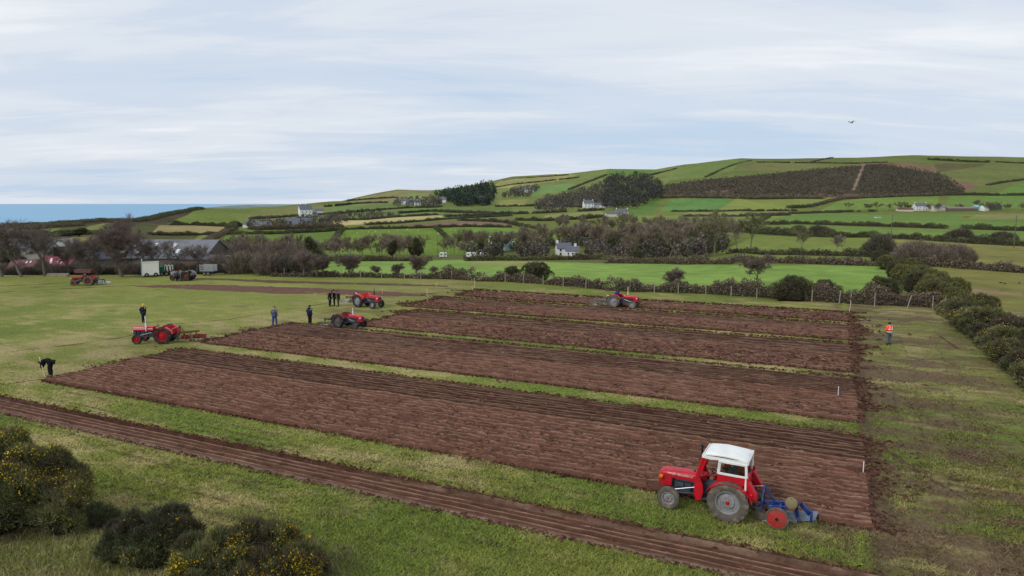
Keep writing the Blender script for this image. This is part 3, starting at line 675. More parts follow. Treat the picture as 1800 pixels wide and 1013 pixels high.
def bare_tree(name, seed, height=8.0, spread=1.0, depth=5, twig=0.018, twl=0.55, trunk=0.26, col=(0.17, 0.145, 0.128), tn=9, low=0.24):
    rng = np.random.default_rng(seed); V = []; F = []; C = []; TP = []; TD = []
    def seg(p0, p1, r0, r1, n):
        ax = unit((p1 - p0)[None])[0]; a = np.cross(ax, (0.3, 0.9, 0.2)); a /= np.linalg.norm(a) + 1e-9; b = np.cross(ax, a); base = len(V)
        for p, r in ((p0, r0), (p1, r1)):
            for i in range(n):
                t = 2 * math.pi * i / n; V.append(p + r * (a * math.cos(t) + b * math.sin(t)))
        for i in range(n):
            j = (i + 1) % n; F.append((base + i, base + j, base + n + j)); F.append((base + i, base + n + j, base + n + i))
    def grow(p, d, L, r, k):
        n = 7 if k == 0 else (5 if k < 3 else 3); steps = 4 if k == 0 else (3 if k < 3 else 2); q = p; rr = r
        for i in range(steps):
            d = unit((d + rng.normal(0, 0.13 + 0.05 * k, 3) + np.array((0, 0, 0.05 if k else 0.0)))[None])[0]
            q2 = q + d * L / steps; r2 = rr * (0.86 if k else 0.9); seg(q, q2, rr, r2, n)
            if k >= 2:
                for _ in range(2 + k): TP.append(q + (q2 - q) * rng.random()); TD.append(unit((d + rng.normal(0, 0.75, 3) + (0, 0, 0.25))[None])[0])
            if 0 < k < depth - 1 and rng.random() < 0.75:
                dd = unit((d + rng.normal(0, 0.6 * spread, 3))[None])[0]; grow(q2, dd, L * rng.uniform(0.5, 0.72), r2 * 0.6, k + 1)
            q, rr = q2, r2
        if k < depth - 1:
            nb = int(rng.integers(3, 6)) if k == 0 else int(rng.integers(2, 4))
            for i in range(nb):
                az = 2 * math.pi * (i + rng.random() * 0.7) / nb; sp = (0.75 if k == 0 else 0.62) * spread * rng.uniform(0.6, 1.25)
                dd = unit((d * 1.0 + sp * np.array((math.cos(az), math.sin(az), 0.15)) + np.array((0, 0, 0.10)))[None])[0]
                grow(q, dd, L * rng.uniform(0.62, 0.85) * (1.25 if k == 0 else 1), rr * 0.68, k + 1)
        else:
            for _ in range(tn): TP.append(q - d * rng.random() * L * 0.5); TD.append(unit((d + rng.normal(0, 0.6, 3))[None])[0])
    grow(np.zeros(3), np.array((0.0, 0, 1)), height * low, trunk, 0)
    V = np.array(V); F = np.array(F); TP = np.array(TP); TD = np.array(TD); sc = height / max(V[:, 2].max(), 0.1)
    V = V * np.array((sc, sc, sc)); TP = TP * sc; n = len(TP)
    tv = cards(TP, TD, rng.uniform(0.5, 1.2, n) * twl, twig * rng.uniform(0.7, 1.2, n), rng)
    tc_ = np.array(col) * np.array((1.0, 0.94, 0.94)) * rng.uniform(0.7, 1.45, n)[:, None]
    return np_mesh(name + '_limbs', V, F, np.array(col) * np.ones((len(V), 1))), np_mesh(name + '_crown', tv, np.arange(len(tv)).reshape(-1, 3), np.repeat(tc_, 3, 0))
def thicket(name, seed, rx, ry, h, n, ln=0.7, wd=0.02, pal=((0.15, 0.118, 0.10), (0.22, 0.172, 0.142), (0.17, 0.15, 0.10))):
    rng = np.random.default_rng(seed); a = rng.uniform(0, 2 * math.pi, n); q = np.sqrt(rng.random(n)); t = rng.random(n) ** 0.7
    hx = np.cos(a) * q; hy = np.sin(a) * q; top = h * np.sqrt(np.clip(1 - q * q * 0.85, 0, 1)) * (0.72 + 0.5 * fbm(hx * 2.2 + seed, hy * 2.2, seed, 3))
    P = np.stack([hx * rx * (0.65 + 0.4 * t), hy * ry * (0.65 + 0.4 * t), top * t], 1)
    D = unit(np.stack([hx * 0.6, hy * 0.6, np.full(n, 0.9)], 1) + rng.normal(size=(n, 3)) * 0.45)
    V = cards(P, D, rng.uniform(0.5, 1.3, n) * ln, wd * rng.uniform(0.7, 1.4, n), rng)
    pal = np.array(pal); nz = np.clip((fbm(hx * 3 + 2, hy * 3 + t, seed + 4, 3) - 0.3) / 0.4, 0, 0.999) * (len(pal) - 1); i0 = nz.astype(int); f = (nz - i0)[:, None]
    C = (pal[i0] * (1 - f) + pal[i0 + 1] * f) * rng.uniform(0.6, 1.45, n)[:, None]
    return np_mesh(name, V, np.arange(len(V)).reshape(-1, 3), np.repeat(C, 3, 0))

def hedge(pts, h, wd, label, card=None, kind='dark', seed=1, group='hedgerows', gaps=0.0, dens=1.0):
    """hedgerow along points on the land; one thing with foliage and twig mass"""
    P = np.array([tuple(p) for p in pts]); seg = np.linalg.norm(np.diff(P, axis=0), axis=1); L = np.concatenate([[0], np.cumsum(seg)]); tot = L[-1]
    dist = float(P[:, 1].mean()); card = card or max(0.28, dist * 0.00085); rng = np.random.default_rng(seed)
    n = int(min(26000, dens * 2.6 * tot * (h + wd) / (card * card)))
    t = rng.random(n) * tot; base = np.stack([np.interp(t, L, P[:, i]) for i in range(3)], 1)
    hn = 0.10 + 1.40 * fbm(t / (h * 1.3), 0 * t + seed, seed, 4, 0.7)
    if gaps: 
        g = fbm(t / (h * 6), 0 * t + 4.4, seed + 8, 3); k = g > gaps; t, base, hn = t[k], base[k], hn[k]; n = len(t)
    th = rng.uniform(-0.15, math.pi + 0.15, n); r = rng.uniform(0.7, 1.05, n)
    ang = math.atan2(P[-1, 1] - P[0, 1], P[-1, 0] - P[0, 0]); nx, ny = -math.sin(ang), math.cos(ang)
    off = np.cos(th) * r * wd * 0.5 * (0.7 + 0.6 * hn); zz = np.abs(np.sin(th)) ** 0.6 * r * h * hn
    Q = base + np.stack([nx * off, ny * off, zz - 0.1], 1)
    D = unit(np.stack([nx * np.cos(th) * 0.7, ny * np.cos(th) * 0.7, 0.5 + 0 * th], 1) + rng.normal(size=(n, 3)) * 0.7)
    V = cards(Q, D, rng.uniform(0.7, 1.5, n) * card, rng.uniform(0.3, 0.6, n) * card, rng)
    pals = {'dark': DARKG, 'brown': [(0.13, 0.098, 0.076), (0.17, 0.128, 0.094), (0.125, 0.118, 0.062), (0.20, 0.155, 0.118)], 'gorse': GORSE, 'far': [(0.078, 0.086, 0.052), (0.098, 0.108, 0.062), (0.13, 0.118, 0.092)]}
    pal = np.array(pals[kind]); nz = np.clip((fbm(t / (h * 1.6) + 3, zz * 0.8, seed + 5, 4, 0.6) - 0.28) / 0.44, 0, 0.999) * (len(pal) - 1); i0 = nz.astype(int); f = (nz - i0)[:, None]
    C = (pal[i0] * (1 - f) + pal[i0 + 1] * f) * rng.uniform(0.7, 1.4, n)[:, None]
    root = empty('hedge', tuple(P[0])); tag(root, label, 'hedge', group)
    V = V - np.tile(P[0], (len(V), 1))
    link('foliage', np_mesh('hedge_foliage', V, np.arange(len(V)).reshape(-1, 3), np.clip(np.repeat(C, 3, 0), 0.003, 1)), leafm, root)
    # inner mass of stems and earth bank
    st = max(card * 1.5, tot / 150); tt = np.arange(0, tot, st); B = np.stack([np.interp(tt, L, P[:, i]) for i in range(3)], 1) - P[0]
    hh = h * (0.10 + 1.40 * fbm(tt / (h * 1.3), 0 * tt + seed, seed, 4, 0.7)) * 0.70
    hh = hh * np.clip(np.minimum(tt, tot - tt - st) / h, 0.02, 1)
    if gaps: hh = hh * np.where(fbm(tt / (h * 6), 0 * tt + 4.4, seed + 8, 3) > gaps, 1, 0.05)
    prof = [(-0.42, -0.4), (-0.36, 0.55), (0, 1.0), (0.36, 0.55), (0.42, -0.4)]
    VV = np.stack([B + np.stack([nx * a * wd + 0 * hh, ny * a * wd + 0 * hh, hh * b], 1) for a, b in prof], 1).reshape(-1, 3)
    m = len(tt); idx = np.arange(m * 5).reshape(m, 5); F = np.stack([idx[:-1, :-1], idx[1:, :-1], idx[1:, 1:], idx[:-1, 1:]], -1).reshape(-1, 4)
    if m > 1: link('stems', np_mesh('hedge_stems', VV, F, np.tile((0.060, 0.050, 0.038), (len(VV), 1))), twigm, root)
    return root

# ------------------------------------------------------------------ the three gorse bushes in the foreground
def gorse_bush(label, loc, lobes, n, nf, seed, thr, pal=GORSE, ln=0.20, wd=0.012, fs=0.05):
    root = empty('gorse_bush', loc); tag(root, label, 'bush', 'gorse in the foreground')
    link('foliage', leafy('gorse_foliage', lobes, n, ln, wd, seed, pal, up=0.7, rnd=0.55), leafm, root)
    if nf: link('flowers', flowers('gorse_flowers', lobes, nf, fs, seed, thr), flowm, root)['kind'] = 'stuff'
    rng = random.Random(seed); m = MB()
    for l in lobes:
        for _ in range(5):
            a = rng.uniform(0, 6.28); m.cyl((l[0] + 0.2 * math.cos(a), l[1] + 0.2 * math.sin(a), 0), (l[0] + l[3] * 0.6 * math.cos(a), l[1] + l[4] * 0.6 * math.sin(a), l[2] + l[5] * rng.uniform(0.1, 0.7)), 0.03, 0.012, 5)
    m.build('stems', barkm, root)['kind'] = 'stuff'
    return root
gorse_bush('largest gorse bush with orange-yellow flowers at the left edge', G(40, 930), [(-0.9, 0.5, 1.15, 1.5, 1.3, 1.75), (0.4, 0.1, 0.95, 1.35, 1.2, 1.35), (-0.5, -0.5, 0.8, 1.4, 1.0, 1.2), (1.35, 0.25, 0.7, 0.95, 0.9, 1.15), (-1.8, 0.2, 1.2, 1.2, 1.1, 1.6), (1.55, -0.35, 0.5, 0.65, 0.6, 0.8)], 120000, 24000, 11, 0.52)
gorse_bush('small dark gorse bush almost without flowers, between two flowering ones', G(272, 985), [(-0.35, 0.1, 0.5, 0.85, 0.7, 0.95), (0.45, 0.1, 0.55, 0.8, 0.7, 0.85), (0.0, -0.4, 0.35, 0.8, 0.6, 0.65), (-1.0, -0.1, 0.3, 0.5, 0.5, 0.5)], 42000, 2600, 13, 0.58, DARKG)
gorse_bush('spreading gorse bush thick with yellow flowers at the bottom edge', G(420, 1040), [(-0.9, 0.0, 0.5, 1.0, 0.9, 0.85), (0.1, 0.2, 0.7, 1.1, 0.9, 0.95), (1.0, 0.1, 0.65, 1.0, 0.9, 0.95), (0.4, -0.8, 0.5, 1.3, 0.9, 0.8), (1.7, -0.3, 0.45, 0.75, 0.8, 0.8), (-0.5, -0.8, 0.45, 1.0, 0.8, 0.7), (0.15, 0.45, 1.15, 0.35, 0.3, 0.55)], 100000, 40000, 17, 0.455)
for i, (p, s, lab) in enumerate([((180, 925), 0.42, 'knee-high gorse seedling beside the largest bush'), ((215, 965), 0.5, 'low scrubby gorse tuft left of the dark bush')]):
    gorse_bush(lab, G(*p), [(0, 0, 0.5 * s, 0.9 * s, 0.8 * s, 1.0 * s), (0.6 * s, 0.1, 0.35 * s, 0.6 * s, 0.5 * s, 0.7 * s)], 9000, 0, 23 + i, 0.9, DARKG)
# rank dead grass and bramble litter round them
rg2 = np.random.default_rng(33); n = 20000
px = rg2.uniform(-60, 620, n); py = rg2.uniform(900, 1045, n); keep = fbm(px * 0.012, py * 0.02, 45, 4) + 0.25 * (py > 945) + 0.1 * (px < 330) > 0.58; px, py = px[keep], py[keep]
Pq = np.array([tuple(G(a, b)) for a, b in zip(px, py)]); m_ = len(Pq)
D_ = unit(np.stack([rg2.normal(0, 0.55, m_), rg2.normal(0, 0.55, m_), np.full(m_, 0.75)], 1)); Vq = cards(Pq, D_, rg2.uniform(0.12, 0.34, m_), rg2.uniform(0.006, 0.012, m_), rg2)
pal = np.array([(0.30, 0.30, 0.11), (0.22, 0.27, 0.07), (0.26, 0.17, 0.10), (0.40, 0.36, 0.20)]); Cq = pal[rg2.integers(0, 4, m_)] * rg2.uniform(0.6, 1.2, m_)[:, None]
tag(link('rank_grass', np_mesh('rank_grass', Vq, np.arange(len(Vq)).reshape(-1, 3), np.repeat(Cq, 3, 0)), bladem), 'long dead straw grass and bramble stalks round the gorse', 'dead grass', kind='stuff')

# ------------------------------------------------------------------ gorse and scrub along the right and back of the field
def variants(kind):
    r = []
    for i in range(3):
        rs = random.Random(40 + i + (10 if kind == 'dark' else 0))
        lb = [(rs.uniform(-0.9, 0.9), rs.uniform(-0.5, 0.5), rs.uniform(0.4, 0.7), rs.uniform(0.8, 1.2), rs.uniform(0.7, 1.0), rs.uniform(0.9, 1.5)) for _ in range(6)]
        pal = GORSE if kind == 'gorse' else [(0.09, 0.068, 0.054), (0.078, 0.078, 0.044), (0.105, 0.112, 0.05)]
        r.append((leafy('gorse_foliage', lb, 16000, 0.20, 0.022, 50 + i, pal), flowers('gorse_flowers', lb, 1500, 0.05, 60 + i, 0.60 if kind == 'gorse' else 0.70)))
    return r
GV = variants('gorse'); DV = variants('dark')
rs = random.Random(3)
ORD = ('first second third fourth fifth sixth seventh eighth ninth tenth eleventh twelfth thirteenth fourteenth fifteenth sixteenth seventeenth eighteenth nineteenth twentieth').split()
ORD += ['twenty-' + o for o in ORD[:9]] + ['thirtieth'] + ['thirty-' + o for o in ORD[:9]]
def clump(px, py, s, label, dark=False, on=G, sz=1.0, group='gorse clumps along the field edge', wide=1.0):
    root = empty('gorse_clump', on(px, py), rs.uniform(0, 6.28)); root.scale = (s * wide, s * wide, s * sz)
    a, b = (DV if dark else GV)[rs.randrange(3)]
    link('foliage', a, leafm, root); link('flowers', b, flowm, root)['kind'] = 'stuff'; tag(root, label, 'gorse', group); return root
RL = 'dark gorse clump in the overgrown hedge along the right edge of the field'
for px, py, s, dk in [(1800, 655, 1.0, 1), (1788, 640, 1.0, 0), (1768, 622, 1.2, 0), (1830, 640, 1.3, 1), (1742, 603, 1.15, 1), (1760, 590, 1.25, 0), (1722, 588, 1.2, 0), (1700, 574, 1.15, 1), (1735, 570, 1.3, 1), (1712, 558, 1.2, 0), (1690, 552, 1.0, 0), (1778, 600, 1.3, 1), (1850, 680, 1.2, 0)]:
    clump(px, py, s * rs.uniform(0.75, 1.05), RL, dk, group='gorse along the right edge', sz=rs.uniform(0.7, 1.05), wide=rs.uniform(0.9, 1.2))
for i, (px, py, s, dk) in enumerate([(1668, 540, 1.05, 0), (1650, 532, 1.15, 0), (1632, 524, 1.15, 0), (1668, 526, 1.25, 0), (1610, 514, 1.15, 1), (1640, 512, 1.2, 0), (1592, 500, 1.15, 0), (1612, 496, 1.2, 0), (1575, 488, 1.1, 1), (1590, 480, 1.2, 0), (1560, 474, 1.2, 0), (1545, 466, 1.2, 1)]):
    clump(px, py, s, 'yellow-flecked gorse clump in the hedge between emerald field and pasture', dk, on=T, group='gorse between the two pastures')
for px, py, s, dk, lab in [(1390, 528, 1.25, 1, 'round dark gorse bush at the left end of the right-hand hedge'), (1405, 524, 1.0, 0, 'lower gorse bush just right of the round dark one'), (1553, 528, 1.15, 1, 'tall dark gorse bush in the back hedge right of the striped stake'),
                           (938, 493, 1.25, 1, 'dark gorse bush at the middle of the back fence'), (899, 488, 0.75, 1, 'low dark gorse bush beyond the back fence left of a bigger one'), (1450, 522, 0.9, 1, 'dark shrub in the back hedge near the leftmost right-hand post'),
                           (1120, 461, 1.2, 1, 'dark gorse clump at the far side of the emerald field')]:
    clump(px, py, s, lab, dk, on=T if py < 500 else G, wide=1.1)

def ordinal(group, text, key):
    os_ = sorted([o for o in bpy.data.objects if o.parent is None and o.get('group') == group], key=key)
    for i, o in enumerate(os_): o['label'] = ORD[i] + ' ' + text
ordinal('gorse along the right edge', 'gorse clump, counted from the drone, along the right edge of the field', lambda o: o.location.y)
ordinal('gorse between the two pastures', 'gorse clump from the gate between emerald field and right pasture', lambda o: o.location.y)
# back hedge, in runs
def W(px, py, d):
    a, b, c = ray(px, py); return Vector((a / b * d, d, CAMH + c / b * d))
def TL(*pp): return [T(*p) for p in pp]
def GL(*pp): return [G(*p) for p in pp]
hedge(GL((1662, 548), (1690, 566), (1722, 592), (1760, 622), (1800, 655), (1850, 700)), 1.2, 1.8, 'ragged olive scrub run under the gorse clumps of the right edge', kind='gorse', seed=99, card=0.15, group='right edge hedge')
hedge(GL((1395, 527), (1440, 529), (1500, 533), (1560, 536), (1610, 538), (1650, 540)), 2.1, 1.8, 'brown bramble hedge behind the posts on the right', kind='brown', seed=101, card=0.17, group='back hedge')
hedge(GL((1068, 510), (1120, 512), (1180, 513), (1250, 516), (1330, 521), (1395, 527)), 1.9, 1.8, 'brown bramble hedge behind the tractor with the blue-clad driver', kind='brown', seed=102, card=0.19, group='back hedge')
hedge(GL((840, 494), (900, 495), (960, 499), (1020, 504), (1070, 509)), 1.3, 1.5, 'low brown hedge in the middle of the back fence', kind='brown', seed=103, card=0.2, group='back hedge')
hedge(GL((480, 486), (560, 486.5), (640, 487), (720, 489), (780, 490), (840, 493)), 0.9, 1.4, 'knee-high rough grass and bramble line under the hawthorns', kind='brown', seed=104, card=0.2, group='back hedge')
hedge(GL((765, 489), (800, 489.5), (832, 491)), 1.7, 2.6, 'rounded mound of brown brambles right of the hawthorns', kind='brown', seed=105, card=0.2, group='back hedge')

# ------------------------------------------------------------------ bare trees
TREES = [bare_tree('tree', s, 8.0, sp, 5, tw, tl, 0.10, low=0.15) for s, sp, tw, tl in ((3, 1.0, 0.013, 0.7), (7, 1.15, 0.013, 0.7), (12, 0.9, 0.013, 0.75))]
FARTREES = [bare_tree('fartree', s, 9.0, sp, 4, 0.048, 1.3, 0.13, c, 12) for s, sp, c in ((21, 1.0, (0.19, 0.17, 0.115)), (22, 0.85, (0.21, 0.175, 0.135)), (25, 1.1, (0.17, 0.175, 0.09)), (28, 0.9, (0.235, 0.205, 0.16)))]
BIG = bare_tree('bigtree', 41, 9.2, 1.25, 6, 0.011, 0.75, 0.17, (0.155, 0.128, 0.112), 8, low=0.15)
HAW = [bare_tree('hawthorn', s, 3.4, 1.0, 5, 0.012, 0.42, 0.06, (0.16, 0.135, 0.11), 8, low=0.15) for s in (51, 54, 58)]
def tree(v, loc, s, label, rz=None, group=None, name='bare_tree', wide=1.0, cat='tree'):
    root = empty(name, loc, rs.uniform(0, 6.28) if rz is None else rz); root.scale = (s * wide, s * wide, s)
    link('trunk', v[0], twigm, root); link('crown', v[1], twigm, root); return tag(root, label, cat, group)
tree(BIG, G(214, 486.5), 1.0, 'largest bare tree with a broad round crown behind the white trailer', 0.6, wide=1.05)
for px, py, s, k, lab in [(38, 487, 1.05, 0, 'tall bare tree by the left edge above the reddish shed'), (78, 486, 0.95, 1, 'bare tree with pale branches between the two red roofs'), (4, 487, 1.0, 2, 'bare tree cut by the left edge of the picture'),
                          (300, 483, 0.66, 0, 'small bare tree just right of the green trailer'), (275, 483, 0.72, 1, 'bare tree above the white and green trailers'), (345, 480, 0.55, 2, 'small bare tree in front of the grey barn roof'),
                          (150, 486, 0.72, 2, 'bare tree left of the broad-crowned one'), (170, 484, 0.62, 0, 'slender bare tree in front of the slate barn'), (120, 482, 0.6, 1, 'bare tree behind the red barn roof')]:
    tree(TREES[k], G(px, py), s, lab, group='bare trees round the farm')
for i, (px, py, s, k, lab) in enumerate([(535, 487, 1.05, 0, 'tallest hawthorn of the back fence, dark and many-stemmed'), (556, 487, 0.85, 1, 'hawthorn second from the tall dark one'), (571, 487, 0.95, 2, 'hawthorn third along, beside an open gap'), (613, 487, 0.98, 0, 'bare hawthorn left of a close pair'), (622, 487, 0.92, 2, 'bare hawthorn right of a close pair'),
        (702, 488, 0.62, 1, 'small leaning hawthorn standing alone'), (731, 489, 0.95, 2, 'hawthorn with a dense crown near the bramble mound'), (760, 489, 0.5, 0, 'low hawthorn next to the bramble mound'), (660, 487, 0.5, 1, 'small round hawthorn bush behind the fence'),
        (1183, 512, 0.85, 1, 'lone bare hawthorn in the hedge right of the blue-clad driver'), (1330, 500, 1.1, 0, 'pale bare hawthorn beyond the hedge left of the round gorse')]):
    tree(HAW[k], T(px, py), s, lab, group='hawthorns along the back fence', wide=1.15)
TH = [thicket('thicket', 70 + i, 2.6, 2.0, 3.6, 4200, 0.8, 0.028) for i in range(3)] 
THD = [thicket('thicket', 80 + i, 2.4, 1.8, 2.6, 4200, 0.6, 0.035, ((0.085, 0.076, 0.060), (0.12, 0.10, 0.082), (0.088, 0.098, 0.052))) for i in range(3)]
def bush(px, py, s, label, v=None, on=T, group='scrub thickets', dark=False, sz=1.0):
    v = v or (THD if dark else TH)[rs.randrange(3)]
    o = link('bare_bush', v, twigm, None, on(px, py), rs.uniform(0, 6.28)); o.scale = (s, s, s * sz); return tag(o, label, 'bush', group)
for px in range(-60, 420, 17): bush(px + rs.uniform(-6, 6), 484.5 + rs.uniform(-1.5, 1), rs.uniform(0.55, 0.8), 'dark leafless scrub in the thicket between field and farm', on=(lambda a, b: (lambda q: Vector((q.x, q.y, zland(q.x, q.y))))(W(a, b, 113 + 7 * rs.random()))), dark=rs.random() < 0.7, group='scrub in front of the farm')
for px in range(385, 545, 14): bush(px + rs.uniform(-5, 5), 481 + rs.uniform(-4, 3), rs.uniform(0.7, 1.15), 'leafless brown bush in the scrub left of the tallest hawthorn', dark=rs.random() < 0.3, group='scrub left of the hawthorns', on=T)
for px, py, s in [(400, 470, 1.3), (430, 468, 1.4), (460, 468, 1.4), (490, 466, 1.5), (515, 466, 1.5), (545, 464, 1.5)]: bush(px, py, s, 'tall leafless brown bush in the scrub beyond the back fence', group='tall scrub beyond the fence')
for i in range(13): bush(1592 + i * 9.0, 462 + rs.uniform(-3, 3) + i * 0.3, rs.uniform(0.85, 1.2) * (1.0 - 0.02 * i), 'leafless brown bush in the big thicket above the right-hand pasture', group='thicket above the pasture')
bush(1548, 452, 1.35, 'dark upright bush standing in the hedge corner by a pole', dark=True, sz=1.3); bush(1540, 450, 1.2, 'dark bush left of the upright one in the hedge corner', dark=True)

ordinal('scrub in front of the farm', 'dark bare bush from the left in the scrub before the farm', lambda o: o.location.x / o.location.y)
ordinal('scrub left of the hawthorns', 'bare bush from the left in the scrub beside the tallest hawthorn', lambda o: o.location.x / o.location.y)
ordinal('tall scrub beyond the fence', 'tall bare bush from the left in the scrub beyond the fence', lambda o: o.location.x / o.location.y)
ordinal('thicket above the pasture', 'bare brown bush from the left in the thicket above the right pasture', lambda o: o.location.x / o.location.y)
# valley wood: single trees
for k in range(96):
    px = rs.uniform(810, 1265); top = np.interp(px, [810, 900, 1000, 1100, 1200, 1265], [440, 434, 424, 418, 418, 428]); py = rs.uniform(top, 455)
    if (962 < px < 1032 and py > 437) or (880 < px < 912 and py > 441) or (856 < px < 872 and py > 434): continue
    tree(FARTREES[rs.randrange(4)], T(px, py), rs.uniform(0.85, 1.3), 'bare grey-brown tree in the valley wood beyond the emerald field', group='trees of the valley wood', wide=rs.uniform(0.8, 1.1))
for k in range(34):
    px = rs.uniform(560, 815); py = rs.uniform(446, 456)
    tree(FARTREES[rs.randrange(4)], T(px, py), rs.uniform(0.55, 1.0), 'bare tree in the loose row at the foot of the sheep pasture', group='trees below the sheep pasture')
for k in range(26):
    px = rs.uniform(935, 1200); py = rs.uniform(398, 414)
    tree(FARTREES[rs.randrange(4)], T(px, py), rs.uniform(0.85, 1.2), 'bare tree on the upper edge of the valley wood', group='upper trees of the valley wood')
for k in range(30):
    px = rs.uniform(380, 560); py = rs.uniform(446, 466)
    tree(FARTREES[rs.randrange(4)], T(px, py), rs.uniform(0.5, 0.85), 'bare tree in the wood right of the grey barn', group='trees right of the barn')
for px, py, s, lab in [(1320, 444, 1.0, 'bare tree at the left end of the far pasture hedge'), (1296, 440, 0.9, 'bare tree at the corner of the valley wood'), (1408, 447, 0.62, 'lone round bare tree in the hedge of the far pasture'), (1470, 446, 0.45, 'small bare tree right of the lone round one'), (1268, 436, 0.9, 'bare tree on the wood corner beside the lane')]:
    tree(FARTREES[rs.randrange(4)], T(px, py), s, lab)
# ivy-clad evergreens in the wood
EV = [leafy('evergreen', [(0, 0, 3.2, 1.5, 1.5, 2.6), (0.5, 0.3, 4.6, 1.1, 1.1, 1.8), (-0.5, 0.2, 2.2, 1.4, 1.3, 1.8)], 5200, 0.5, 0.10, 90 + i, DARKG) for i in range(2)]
def evergreen(px, py, s, label, group=None, wide=1.0):
    root = empty('evergreen_tree', T(px, py), rs.uniform(0, 6)); root.scale = (s * wide, s * wide, s)
    link('crown', EV[rs.randrange(2)], leafm, root); m = MB().cyl((0, 0, -0.3), (0, 0, 3.0), 0.22, 0.14, 7); m.build('trunk', barkm, root); return tag(root, label, 'tree', group)
for px, py, s in [(690, 455, 1.0), (733, 456, 1.1), (725, 455, 0.8), (548, 470, 0.9), (846, 452, 1.0), (1085, 440, 1.2), (1100, 432, 1.2), (1075, 450, 1.0), (872, 446, 1.0), (890, 440, 1.2), (912, 446, 1.1)]:
    evergreen(px, py, s, 'dark ivy-clad tree among the bare trees of the valley', 'ivy-clad trees in the valley')
evergreen(140, 416, 0.5, 'dark evergreen clump on the coastal slope', wide=3.2)
evergreen(22, 484, 0.85, 'dark evergreen at the left edge in front of the farm', wide=1.3)

